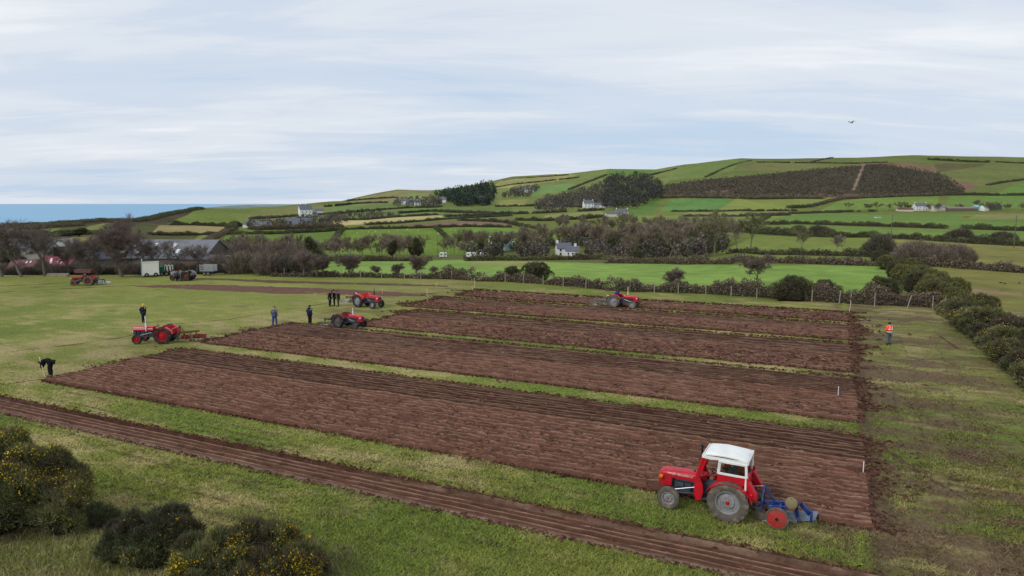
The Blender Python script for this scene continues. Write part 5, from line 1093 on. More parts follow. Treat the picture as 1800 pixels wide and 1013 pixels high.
# ------------------------------------------------------------------ people
skin_m = mat('skin', s2l(196, 150, 128), 0.6, var=0.05)
def skinmesh(name, V, E, rad, m, parent, root=0, sub=1):
    me = bpy.data.meshes.new(name); me.from_pydata([tuple(v) for v in V], E, []); o = link(name, me, m, parent)
    mod = o.modifiers.new('skin', 'SKIN'); mod.use_smooth_shade = True
    for i, d in enumerate(me.skin_vertices[0].data):
        r = rad[i]; d.radius = r if hasattr(r, '__len__') else (r, r); d.use_root = (i == root)
    s = o.modifiers.new('sub', 'SUBSURF'); s.levels = sub; s.render_levels = sub
    return o
STAND = dict(pel=(0, 0, .95), sp=(0, 0, 1.18), ch=(.01, 0, 1.36), nk=(.02, 0, 1.49), hd=(.04, 0, 1.60), tp=(.035, 0, 1.72), sh=(0, .18, 1.41), el=(-.03, .25, 1.14), wr=(.06, .25, .92), hip=(0, .095, .90), kn=(.02, .105, .50), an=(-.01, .11, .09), toe=(.15, .13, .04))
def pose(**k):
    P = {}
    for a, v in STAND.items():
        if a in ('sh', 'el', 'wr', 'hip', 'kn', 'an', 'toe'): P[a + 'L'] = v; P[a + 'R'] = (v[0], -v[1], v[2])
        else: P[a] = v
    P.update(k); return {a: Vector(v) for a, v in P.items()}
BEND = pose(pel=(-.12, 0, .93), sp=(.10, 0, 1.02), ch=(.30, 0, 1.03), nk=(.42, 0, .98), hd=(.52, 0, .92), tp=(.62, 0, .87), shL=(.30, .18, 1.0), shR=(.30, -.18, 1.0), elL=(.36, .2, .74), elR=(.40, -.18, .74), wrL=(.40, .1, .50), wrR=(.46, -.08, .52), hipL=(-.12, .1, .88), hipR=(-.12, -.1, .88), knL=(-.06, .16, .48), knR=(.0, -.14, .48), anL=(-.14, .2, .09), anR=(-.02, -.18, .09), toeL=(.02, .22, .04), toeR=(.14, -.2, .04))
PHONE = pose(elR=(.14, -.30, 1.22), wrR=(.14, -.12, 1.50), elL=(-.04, .27, 1.15), wrL=(.12, .16, 1.0))
POCKET = pose(elL=(-.08, .29, 1.16), wrL=(.04, .2, .98), elR=(-.08, -.29, 1.16), wrR=(.04, -.2, .98))
WIDE = pose(anL=(-.01, .2, .09), anR=(-.01, -.2, .09), toeL=(.15, .24, .04), toeR=(.15, -.24, .04), knL=(.02, .16, .5), knR=(.02, -.16, .5))
SIT = pose(pel=(0, 0, .12), sp=(-.02, 0, .36), ch=(.0, 0, .55), nk=(.04, 0, .68), hd=(.07, 0, .79), tp=(.07, 0, .91), shL=(.0, .18, .60), shR=(.0, -.18, .60), elL=(.20, .25, .42), elR=(.20, -.25, .42), wrL=(.46, .14, .46), wrR=(.46, -.14, .46), hipL=(.02, .1, .10), hipR=(.02, -.1, .10), knL=(.44, .16, .12), knR=(.44, -.16, .12), anL=(.50, .17, -.32), anR=(.50, -.17, -.32), toeL=(.64, .18, -.36), toeR=(.64, -.18, -.36))
SITF = dict(SIT); SITF.update({k: Vector(v) for k, v in dict(ch=(.16, 0, .50), nk=(.26, 0, .58), hd=(.34, -.06, .64), tp=(.38, -.08, .74), shL=(.14, .18, .54), shR=(.14, -.18, .54)).items()})
def person(label, loc, rz, P, jacket, trousers, hat=None, hair=(0.05, 0.035, 0.025), hatkind='cap', long=False, sc=1.0, hood=False, hivis=False, group=None):
    root = empty('person', loc, rz, sc); tag(root, label, 'person', group)
    names = ['pel', 'sp', 'ch', 'nk', 'hd', 'tp'] + [a + s for s in 'LR' for a in ('sh', 'el', 'wr', 'hip', 'kn', 'an', 'toe')]
    I = {n: i for i, n in enumerate(names)}; V = [P[n] for n in names]
    rad = dict(pel=(.14, .11), sp=(.13, .10), ch=(.15, .11), nk=.055, hd=(.078, .092), tp=(.055, .06), sh=.062, el=.043, wr=.03, hip=.085, kn=.055, an=.04, toe=.035)
    E = [('pel', 'sp'), ('sp', 'ch'), ('ch', 'nk'), ('nk', 'hd'), ('hd', 'tp')]
    for s in 'LR': E += [('ch', 'sh' + s), ('sh' + s, 'el' + s), ('el' + s, 'wr' + s), ('pel', 'hip' + s), ('hip' + s, 'kn' + s), ('kn' + s, 'an' + s), ('an' + s, 'toe' + s)]
    Ei = [(I[a], I[b]) for a, b in E]; Rr = [rad[n if n in rad else n[:-1]] for n in names]
    for s in 'LR':      # palm and five fingers
        d = (P['wr' + s] - P['el' + s]).normalized(); sd = d.cross(Vector((0, 0, 1) if abs(d.z) < 0.8 else (1, 0, 0))).normalized(); palm = P['wr' + s] + d * 0.07
        V.append(palm); pi_ = len(V) - 1; Ei.append((I['wr' + s], pi_)); Rr.append((.035, .018))
        for k, (o, l) in enumerate(((-.033, .07), (-.011, .085), (.011, .08), (.032, .062))):
            V.append(palm + sd * o + d * l); Rr.append(.009); Ei.append((pi_, len(V) - 1))
        V.append(palm - sd * .06 + d * .015); Rr.append(.010); Ei.append((pi_, len(V) - 1))
    skinmesh('body', V, Ei, Rr, skin_m, root)
    def sub(name, keys, edges, rads, m): 
        J = {k: i for i, k in enumerate(keys)}; return skinmesh(name, [P[k] for k in keys], [(J[a], J[b]) for a, b in edges], rads, m, root)
    t = ['pel'] + [a + s for s in 'LR' for a in ('hip', 'kn', 'an')]
    sub('trousers', t, [('pel', 'hipL'), ('hipL', 'knL'), ('knL', 'anL'), ('pel', 'hipR'), ('hipR', 'knR'), ('knR', 'anR')], [(.18, .15), .125, .098, .085, .125, .098, .085], trousers)
    j = ['pel', 'sp', 'ch', 'nk'] + [a + s for s in 'LR' for a in ('sh', 'el', 'wr')]
    jk = sub('jacket', j, [('pel', 'sp'), ('sp', 'ch'), ('ch', 'nk'), ('ch', 'shL'), ('shL', 'elL'), ('elL', 'wrL'), ('ch', 'shR'), ('shR', 'elR'), ('elR', 'wrR')], [(.215, .175) if not long else (.24, .20), (.21, .17), (.215, .165), .085, .105, .085, .06, .105, .085, .06], jacket)
    if hivis:
        for zz in (1.02, 1.22):
            MB().lathe([(.235, -.03), (.24, 0), (.235, .03)], (0, 0, zz), (0, 0, 1), 20).build('reflective_band', whitep, jk, smooth=60).scale = (0.86, 1.04, 1)
        for s in (-1, 1): MB().box((-.175, s * .10, 1.33), (.02, .05, .22)).build('reflective_brace', whitep, jk)
    for s in 'LR':
        a, b = P['an' + s], P['toe' + s]; d = (b - a).normalized()
        m = MB(); m.loft([[tuple(a + Vector((0, 0, .10)) + Vector((.05 * math.cos(q), .05 * math.sin(q), 0))) for q in np.linspace(0, 6.283, 9)[:-1]], [tuple(a + Vector((.05 * math.cos(q) , .052 * math.sin(q), -.08))) for q in np.linspace(0, 6.283, 9)[:-1]]])
        m.ell(((a.x + b.x) / 2 + .03, (a.y + b.y) / 2, b.z + .005), (.135, .05, .05), 10, 6); m.build('boot', mat('boot', (0.02, 0.018, 0.016), 0.7), root, smooth=50)
    h = P['hd']; ax = (P['tp'] - P['nk']).normalized(); q = ax.to_track_quat('Z', 'X').to_matrix()
    m = MB()
    if hat is not None:
        rings = []
        for k, (r, z) in enumerate(((.106, .0), (.112, .05), (.100, .10), (.065, .135), (.01, .15))): rings.append([tuple(h + q @ Vector((r * math.cos(a) * 1.05, r * math.sin(a) * .95, z))) for a in np.linspace(0, 6.283, 13)[:-1]])
        m.loft(rings)
        if hatkind == 'cap': m.add([tuple(h + q @ Vector(p)) for p in ((.08, -.07, .02), (.2, -.05, .0), (.2, .05, .0), (.08, .07, .02), (.08, -.07, .04), (.2, -.05, .015), (.2, .05, .015), (.08, .07, .04))], [(0, 1, 2, 3), (7, 6, 5, 4), (0, 4, 5, 1), (1, 5, 6, 2), (2, 6, 7, 3)])
        m.build('hat', hat, root, smooth=50)
    else:
        rings = []
        for r, z, o in ((.085, -.05, -.03), (.100, .02, -.02), (.098, .08, -.01), (.065, .125, 0), (.01, .14, 0)): rings.append([tuple(h + q @ Vector((r * math.cos(a) + o, r * math.sin(a) * .92, z))) for a in np.linspace(0, 6.283, 13)[:-1]])
        m.loft(rings); m.build('hair', mat('hair%.3f' % hair[0], hair, 0.8), root, smooth=50)
    if hood: MB().ell((P['nk'].x - .08, 0, P['nk'].z + .0), (.10, .14, .09)).build('hood', jacket, jk, smooth=60)
    return root
def cloth(n, r, g, b): return mat('cloth_' + n, s2l(r, g, b), 0.9, var=0.15, scale=9, bump=0.01, bscale=12)
navy = cloth('navy', 26, 30, 48); black = cloth('black', 22, 22, 26); grey = cloth('grey', 92, 96, 104); jeans = cloth('jeans', 62, 74, 128); orange = mat('hivis_orange', s2l(255, 84, 28), 0.6, var=0.06); greyt = cloth('greytrousers', 92, 100, 100); blue = cloth('blue', 28, 66, 138); lgrey = cloth('lightgrey', 140, 142, 146); dnavy = cloth('dknavy', 38, 44, 74)
yellowhat = mat('yellow_hat', s2l(232, 190, 40), 0.8); blackhat = mat('black_hat', (0.012, 0.012, 0.014), 0.85)
def toward(p, q): return math.atan2(q[1] - p[1], q[0] - p[0])
person('person in black bent double over the corner of the nearest plot', G(88, 661), R(184), BEND, black, black, None)
person('person in dark navy overalls and yellow hat behind the tractor with white exhaust', G(253, 567.5), R(80), POCKET, navy, navy, yellowhat, hatkind='beanie', long=True)
person('person in grey jacket and blue jeans standing alone, seen from behind', G(483, 572), R(75), WIDE, grey, jeans, None, (0.12, 0.1, 0.09))
person('person in long dark blue coat standing with back to the drone', G(545, 570), R(62), POCKET, dnavy, black, blackhat, hatkind='beanie', long=True, hood=True)
person('leftmost of three dark-clad people talking, leaning in', G(580, 539), R(-10), pose(ch=(.09, 0, 1.35), nk=(.13, 0, 1.47), hd=(.18, 0, 1.57), tp=(.20, 0, 1.68), shL=(.08, .18, 1.39), shR=(.08, -.18, 1.39)), navy, navy, None, group='three people talking')
person('middle of three dark-clad people talking', G(588, 538), R(200), STAND and pose(), black, black, blackhat, group='three people talking')
person('rightmost of three dark-clad people talking, broad dark coat', G(595, 539), R(190), POCKET, navy, cloth('dark_jeans', 52, 58, 74), None, long=True, group='three people talking')
person('person in bright orange high-visibility jacket on the right headland', G(1562, 606), R(95), PHONE, orange, greyt, blackhat, hatkind='beanie', hivis=True)
person('person in light grey standing left of the far grey tractor', G(318, 494), R(10), WIDE, lgrey, grey, None, sc=0.98)
person('person in grey crouching slightly beside the far grey tractor', G(311, 494.5), R(0), pose(ch=(.10, 0, 1.30), nk=(.15, 0, 1.42), hd=(.2, 0, 1.52), tp=(.22, 0, 1.63)), grey, black, None, sc=0.95)
person('person in black standing right of the far grey tractor', G(334, 494), R(180), POCKET, black, black, blackhat, hatkind='beanie')
bp = G(79, 663); st = empty('measuring_stick', bp); tag(st, 'pale measuring stick held by the bent person', 'stick'); MB().cyl((0, 0, 0), (-0.28, 0.05, 1.25), 0.022, n=6).build('shaft', pale, st); MB().cyl((-0.28, 0.05, 1.25), (-0.285, 0.05, 1.29), 0.03, 0.02, 6).build('cap', pale, st)

# ------------------------------------------------------------------ tractors
redp_ = mat('tractor_red', s2l(190, 16, 34), 0.42, var=0.16, scale=3.5, coat=0.1, spec=0.4, two=s2l(158, 26, 36), twoscale=2.2)
redd = mat('tractor_red_faded', s2l(150, 46, 40), 0.6, var=0.2, scale=3.0, two=s2l(104, 58, 46), twoscale=2.0)
redo = mat('tractor_red_orange', s2l(206, 44, 30), 0.45, var=0.12, scale=2.5)
engm = mat('engine_grey', s2l(66, 74, 84), 0.6, var=0.25, scale=6)
tyre_m = mat('tyre', s2l(96, 88, 80), 0.9, var=0.2, scale=6, two=s2l(132, 118, 104), twoscale=3.5)
tyre_d = mat('tyre_dark', s2l(48, 46, 46), 0.9, var=0.2, scale=6, two=s2l(84, 76, 68), twoscale=3.5)
rimg = mat('rim_grey', s2l(146, 148, 150), 0.5, var=0.12, scale=4, two=s2l(120, 112, 104), twoscale=3)
rimr = mat('rim_red', s2l(178, 24, 34), 0.45, var=0.1); rimd = mat('rim_dark', s2l(96, 92, 88), 0.6, var=0.2)
blackp = mat('black_paint', s2l(30, 30, 32), 0.5); steel = mat('steel', s2l(180, 182, 186), 0.35, metal=0.7, var=0.1); rustm = mat('rust', s2l(112, 62, 44), 0.85, var=0.25, scale=5)
canvas = mat('white_canvas', s2l(228, 230, 226), 0.7, var=0.07, scale=3, bump=0.02, bscale=5); glassm = None
def glass_mat():
    m = bpy.data.materials.new('clear_pane'); m.use_nodes = True; t = m.node_tree; t.nodes.clear(); o = t.nodes.new('ShaderNodeOutputMaterial'); mx = t.nodes.new('ShaderNodeMixShader'); tr = t.nodes.new('ShaderNodeBsdfTransparent'); gl = t.nodes.new('ShaderNodeBsdfGlossy')
    tr.inputs[0].default_value = (0.95, 0.96, 0.96, 1); gl.inputs['Roughness'].default_value = 0.12; mx.inputs[0].default_value = 0.07; t.links.new(tr.outputs[0], mx.inputs[1]); t.links.new(gl.outputs[0], mx.inputs[2]); t.links.new(mx.outputs[0], o.inputs[0]); return m
glassm = glass_mat()
lampg = mat('lamp_glass', s2l(220, 220, 214), 0.2, spec=0.6); amber = mat('amber_lamp', s2l(236, 120, 40), 0.3)
def wheel(root, name, c, side, r, w, rimr_, tm, rm, lug, hubm, n=28):
    """tyre with rim and hub; axle along y"""
    h = w / 2; rr = rimr_
    m = MB(); m.lathe([(rr, -h * .72), (rr + .03, -h * .9), (r * .86, -h), (r * .96, -h * .85), (r * .985, -h * .4), (r * .985, h * .4), (r * .96, h * .85), (r * .86, h), (rr + .03, h * .9), (rr, h * .72)], c, (0, 1, 0), n * 1, closed=True)
    if lug:
        k = 20
        for i in range(k):
            for s in (-1, 1):
                a = 2 * math.pi * (i + (0.5 if s > 0 else 0)) / k; pts = []
                for (t, y) in ((0, 0.03), (0.22, h * 0.98)):
                    aa = a + t; pts.append((aa, s * y))
                (a0, y0), (a1, y1) = pts; wd = 0.055
                V = []
                for rad_ in (r * .975, r * 1.03):
                    for aa, yy in ((a0 - wd, y0), (a0 + wd, y0), (a1 + wd, y1), (a1 - wd, y1)):
                        rq = rad_ if abs(yy) < h * .6 else rad_ - 0.02
                        V.append((c[0] + rq * math.cos(aa), c[1] + yy, c[2] + rq * math.sin(aa)))
                m.add(V, [(0, 1, 2, 3), (4, 7, 6, 5), (0, 4, 5, 1), (1, 5, 6, 2), (2, 6, 7, 3), (3, 7, 4, 0)])
    else:
        for q in (-0.4, 0.0, 0.4): m.lathe([(r * .98, q * w - .012), (r * 1.01, q * w - .008), (r * 1.01, q * w + .008), (r * .98, q * w + .012)], c, (0, 1, 0), n, closed=True)
    t = m.build(name, tm, root, smooth=40)
    y = side
    m = MB(); m.lathe([(rr, -h * .75), (rr - .015, -h * .7), (rr - .03, 0.0), (rr * .62, y * h * .15), (rr * .55, y * h * .42), (rr * .2, y * h * .45), (0.0, y * h * .45)], c, (0, 1, 0), n)
    m.lathe([(rr + .012, y * h * .74), (rr - .012, y * h * .78), (rr - .035, y * h * .35), (rr - .03, 0)], c, (0, 1, 0), n); 
    for i in range(6):
        a = i * math.pi / 3; p = (c[0] + rr * .42 * math.cos(a), c[1] + y * h * .44, c[2] + rr * .42 * math.sin(a)); m.cyl(p, (p[0], p[1] + y * .03, p[2]), .018, n=6)
    m.build('rim', rm, t, smooth=45)
    m = MB(); m.lathe([(rr * .17, y * h * .45), (rr * .17, y * h * .62), (rr * .10, y * h * .74), (0, y * h * .76)], c, (0, 1, 0), 14)
    m.build('hub', hubm, t, smooth=45)
    return t
def hood_ring(x, hw, zb, zt, k=7, r=0.13):
    pts = [(x, -hw, zb)]
    for i in range(k): a = math.pi - i * math.pi / 2 / (k - 1); pts.append((x, -hw + r + r * math.cos(a), zt - r + r * math.sin(a)))
    pts.append((x, 0, zt + 0.015))
    for i in range(k): a = math.pi / 2 - i * math.pi / 2 / (k - 1); pts.append((x, hw - r + r * math.cos(a), zt - r + r * math.sin(a)))
    pts.append((x, hw, zb)); return pts
def tractor(label, loc, rz, red, rim=rimg, tyre=tyre_m, hub=None, exhaust=None, square=False, cab=False, roll=0.0, sc=1.08, seat=True, grill=None, text=None, name='tractor', front=None, side=1, fenderm=None, flash=False):
    MB.ZMAP = lambda z: z if z < .6 else .6 + (z - .6) * (.82 if cab else .88)
    root = empty(name, loc, rz, sc); tag(root, label, 'tractor', 'vintage tractors'); hub = hub or red; fenderm = fenderm or red
    m = MB()
    if not square:
        m.loft([hood_ring(0.92, .26, 1.0, 1.30), hood_ring(1.5, .265, .99, 1.29), hood_ring(1.98, .265, .98, 1.26)])
        m.loft([hood_ring(1.90, .272, .66, 1.265), hood_ring(2.16, .272, .62, 1.245), hood_ring(2.27, .262, .62, 1.21), hood_ring(2.33, .235, .64, 1.14)])
    else:
        m.loft([hood_ring(0.86, .24, .99, 1.33, r=.10), hood_ring(1.5, .25, .98, 1.34, r=.09), hood_ring(2.30, .25, .98, 1.33, r=.08), hood_ring(2.36, .235, .99, 1.30, r=.08)])
    bon = m.build('bonnet', red, root, smooth=42)
    if square:
        MB().box((2.25, 0, .78), (.22, .40, .38)).build('nose', grill or engm, root, bevel=.02)
        for s in (-1, 1): MB().box((1.6, s * .252, 1.15), (1.45, .012, .05)).build('trim_strip', whitep, bon); MB().box((1.9, s * .253, 1.26), (.8, .012, .035)).build('trim_strip', whitep, bon)
    m = MB()
    for i in range(9): m.box((2.335 if not square else 2.365, 0, (.72 if not square else 1.02) + i * (.045 if not square else .03)), (.02, .36, .022))
    m.build('grille', grill or engm, root)
    m = MB(); m.box((1.40, 0, .78), (.86, .30, .42)).box((1.42, 0, .52), (.9, .24, .16)).box((2.0, 0, .84), (.10, .42, .34)).cyl((1.86, 0, .82), (1.95, 0, .82), .18, n=14)
    for s in (-1, 1):
        m.cyl((1.15, s * .19, .93), (1.78, s * .19, .93), .045, n=8).cyl((1.3, s * .2, .58), (1.3, s * .2, .84), .055, n=10).box((1.62, s * .17, .74), (.22, .08, .18))
        for k in range(4): m.cyl((1.16 + .19 * k, s * .12, .9), (1.16 + .19 * k, s * .21, .93), .03, n=6)
    m.build('engine', engm, root, bevel=.012)
    m = MB(); m.prism([(-.28, .44), (.98, .50), (.98, .98), (.35, 1.0), (.1, .86), (-.28, .84)], -.17, .17); m.cyl((0, -.62, .64), (0, .62, .64), .10, n=12).cyl((0, -.34, .64), (0, .34, .64), .19, n=14); m.build('gearbox', engm, root, bevel=.015)
    for s in (-1, 1): MB().box((.62, s * .36, .50), (.55, .34, .035)).build('footplate', engm, root)
    m = MB(); m.box((1.90, 0, .52), (.14, .95, .09)).box((2.02, 0, .60), (.3, .2, .14))
    for s in (-1, 1): m.cyl((1.90, s * .50, .36), (1.90, s * .50, .66), .04, n=8)
    m.build('front_axle', engm, root, bevel=.01)
    for s in (-1, 1): MB().cyl((1.84, s * .44, .50), (.75, s * .2, .55), .028, n=7).build('radius_rod', engm, root); MB().cyl((1.78, s * .46, .62), (.98, s * .3, .84), .018, n=6).build('drag_link', steel, root)
    for s in (-1, 1):
        zm = MB.ZMAP; MB.ZMAP = None
        wheel(root, 'front_wheel', (1.90, s * .62, .36), s, .36, .17, .21, tyre, rim, False, hub, 24)
        wheel(root, 'rear_wheel', (0, s * .68, .64), s, .64, .30, .37, tyre, rim, True, hub, 32); MB.ZMAP = zm
    for s in (-1, 1):
        # wheel arch: shell over the tyre and an inner plate
        a0, a1 = R(12), R(158); k = 14; rr = .75; rings = []
        flat = square
        for i in range(k + 1):
            a = a1 + (a0 - a1) * i / k; x, z = rr * math.cos(a), .62 + rr * math.sin(a)
            if flat: z = min(z, 1.30); 
            n_ = Vector((math.cos(a), 0, math.sin(a))) * .022
            rings.append([(-x, s * .47, z), (-x, s * .82, z - .02), (-x - n_.x * -1, s * .83, z + .02), (-x - n_.x * -1, s * .46, z + .03)])
        m = MB(); m.loft(rings)
        pl = [(-rr * math.cos(a1 + (a0 - a1) * i / k) , (min(.62 + rr * math.sin(a1 + (a0 - a1) * i / k), 1.30) if flat else .62 + rr * math.sin(a1 + (a0 - a1) * i / k)) - .01) for i in range(k + 1)] + [(-.55, .62), (.55, .55)]
        m.prism(pl, s * .455, s * .475); m.build('mudguard', fenderm, root, smooth=40)
        MB().cyl((-.66, s * .65, 1.06), (-.72, s * .65, 1.06), .05, n=10).build('tail_lamp', amber if not cab else redp_, root)
    m = MB(); m.box((.02, 0, 1.02), (.36, .40, .06)).box((-.17, 0, 1.16), (.06, .40, .26), Matrix.Rotation(-.2, 3, 'Y')); m.cyl((.0, 0, .8), (0, 0, 1.0), .06, n=8); m.build('seat', blackp if cab or square else red, root, bevel=.03)
    m = MB(); m.cyl((.95, 0, 1.12), (.56, 0, 1.36), .03, n=8); m.box((.90, 0, 1.16), (.16, .36, .24)); m.build('steering_column', red, root, bevel=.015)
    ax = Vector((-.85, 0, .52)); m = MB(); ring = [(.19 + .014 * math.cos(t), .014 * math.sin(t)) for t in np.linspace(0, 6.283, 7)[:-1]]; m.lathe(ring, (.55, 0, 1.365), ax, 20, closed=True)
    q = ax.to_track_quat('Z', 'Y').to_matrix()
    for k in range(3): m.cyl((.55, 0, 1.365), Vector((.55, 0, 1.365)) + q @ Vector((.185 * math.cos(k * 2.094), .185 * math.sin(k * 2.094), 0)), .01, n=5)
    m.build('steering_wheel', blackp, root, smooth=50)
    for s in (-1, 1):
        if square: MB().cyl((2.34, s * .17, .90), (2.40, s * .17, .90), .075, n=14).build('headlamp', lampg, root, smooth=40)
        else: MB().lathe([(0, 0), (.05, .0), (.075, .05), (.07, .09), (0, .10)], (2.22, s * .265, 1.02), (.25, s, .0), 14).build('headlamp', amber if cab else lampg, root, smooth=40)
    if exhaust:
        em, ex, ey, eh = exhaust; m = MB().cyl((ex, ey, .95), (ex, ey, 1.25), .03, n=10).cyl((ex, ey, 1.22), (ex, ey, min(eh, 1.62)), .055, n=12).cyl((ex, ey, min(eh, 1.62)), (ex, ey, eh), .033, n=10); m.build('exhaust', em, root, smooth=40)
    MB().cyl((1.2, 0, 1.28), (1.2, 0, 1.34), .035, n=10).build('filler_cap', blackp, bon)
    for s in (-1, 1):
        m = MB(); m.bar((-.2, s * .18, 1.0), (-.62, s * .24, .98), .05, .06).cyl((-.6, s * .26, .98), (-.85, s * .32, .52), .02, n=6).bar((-.15, s * .25, .44), (-.95, s * .36, .48), .03, .06); m.build('lift_arm', engm, root)
    if text:
        for s, tt in ((1, math.pi), (-1, 0)):
            cu = bpy.data.curves.new('lettering', 'FONT'); cu.body = text; cu.size = .082; cu.align_x = 'CENTER'; cu.align_y = 'CENTER'; cu.extrude = .003
            to = bpy.data.objects.new('lt', cu); COL.objects.link(to); dg = bpy.context.evaluated_depsgraph_get(); me = bpy.data.meshes.new_from_object(to.evaluated_get(dg)); bpy.data.objects.remove(to)
            me.materials.clear(); o = link('lettering', me, whitep, bon, (1.62, s * (.268 if not square else .256), MB.ZMAP(1.155))); o.rotation_euler = (R(90), 0, tt)
    if flash: MB().cyl((-.25, .55, 1.36), (-.25, .55, 1.5), .05, .045, n=10).build('beacon', amber, root)
    MB.ZMAP = None; return root
def plough(label, loc, rz, col, disc=None, board=steel, sc=1.08, lift=0.0, tail=None, length=1.0, bodies=2):
    """mounted plough behind a tractor; x forward, hitch at x = -0.9"""
    root = empty('plough', loc, rz, sc); tag(root, label, 'plough', 'mounted ploughs'); L = length; z = lift
    m = MB(); m.bar((-.95, -.30, .52 + z), (-1.0, 0, 1.12 + z), .06, .06).bar((-.95, .30, .52 + z), (-1.0, 0, 1.12 + z), .06, .06).bar((-.95, -.42, .50 + z), (-.95, .42, .50 + z), .07, .07).bar((-1.0, 0, 1.1 + z), (-1.35, 0, .62 + z), .05, .05); m.build('headstock', col, root, bevel=.01)
    m = MB(); m.bar((-.95, .05, .58 + z), (-1.0 - 1.25 * L, -.22, .62 + z), .09, .12).bar((-1.15, .3, .56 + z), (-1.0 - .9 * L, .18, .60 + z), .07, .10).bar((-1.5, -.22, .6 + z), (-1.5, .34, .6 + z), .06, .06); m.build('beam', col, root, bevel=.01)
    MB().cyl((-.35, 0, .95), (-1.0, 0, 1.1 + z), .024, n=7).build('top_link', steel, root)
    for b in range(bodies):
        x = -1.35 - .72 * L * b; y = .16 - .30 * b
        m = MB(); m.bar((x, y, .60 + z), (x - .08, y, .14 + z), .05, .10); m.build('leg', col, root)
        rings = []                                             # mouldboard: twisting curved plate
        for i in range(8):
            t = i / 7; xx = x + .22 - .78 * t; ya = y - .02 - .34 * t ** 1.5; tw = -.15 + 1.05 * t; hgt = .36 - .04 * t
            lo = Vector((xx, ya, .02 + z + .05 * t)); up_ = Vector((-.05, -math.sin(tw) * hgt, math.cos(tw) * hgt)); n_ = Vector((0, .012, .004))
            rings.append([tuple(lo), tuple(lo + up_ * .5 + Vector((0, .05, 0))), tuple(lo + up_), tuple(lo + up_ + n_), tuple(lo + up_ * .5 + Vector((0, .062, 0))), tuple(lo + n_)])
        m = MB().loft(rings); m.build('mouldboard', board, root, smooth=50)
        MB().prism([(x + .38, .0 + z), (x - .05, .0 + z), (x - .05, .09 + z), (x + .1, .07 + z)], y - .05, y + .02).build('share', steel, root)
        m = MB().lathe([(0, -.015), (.17, -.008), (.20, 0), (.17, .008), (0, .015)], (x + .42, y + .03, .22 + z), (0, 1, 0), 18); m.bar((x + .42, y + .03, .22 + z), (x + .40, y + .03, .60 + z), .03, .04); m.build('coulter', mat('coulter_steel', s2l(120, 112, 100), .5, metal=.3), root, smooth=40)
    if disc:
        m = MB(); m.lathe([(.30, -.05), (.34, -.045), (.345, 0), (.34, .045), (.30, .05)], (-1.45, .52, .34 + z), (0, 1, 0), 26, closed=True); t = m.build('land_wheel', tyre_m, root, smooth=40)
        MB().lathe([(.305, -.03), (.1, -.05), (.05, -.07), (.05, .07), (.1, .055), (.305, .03)], (-1.45, .52, .34 + z), (0, 1, 0), 26).build('rim', disc, t, smooth=40)
        MB().lathe([(.05, .05), (.04, .10), (0, .11)], (-1.45, .52, .34 + z), (0, 1, 0), 10).build('hub', blackp, t); MB().bar((-1.45, .45, .34 + z), (-1.4, .34, .62 + z), .04, .05).build('wheel_bracket', col, root)
    if tail:
        MB().lathe([(0, -.02), (.16, -.02), (.185, 0), (.16, .02), (0, .02)], (-1.0 - 1.02 * L, .25, .80 + z), (0, 1, .2), 20).build('depth_wheel', tail, root, smooth=40); MB().bar((-1.0 - 1.0 * L, .2, .62 + z), (-1.0 - 1.02 * L, .22, .95 + z), .04, .05).build('screw_stand', col, root)
        MB().bar((-1.1 - 1.2 * L, -.2, .66 + z), (-1.3 - 1.3 * L, .05, .48 + z), .05, .16).build('tail_bracket', col, root); MB().box((-1.35 - 1.3 * L, .05, .42 + z), (.07, .18, .34)).build('tail_plate', col, root)
    return root
def place(rear, front, heading, near, sc=1.08):
    """rear near-side wheel contact in the photograph -> tractor origin"""
    h = Vector((math.cos(heading), math.sin(heading), 0)); left = Vector((-h.y, h.x, 0)); s = 1 if near == 'L' else -1
    p = G(*rear) - left * s * .68 * sc; p.z = 0.02; return p
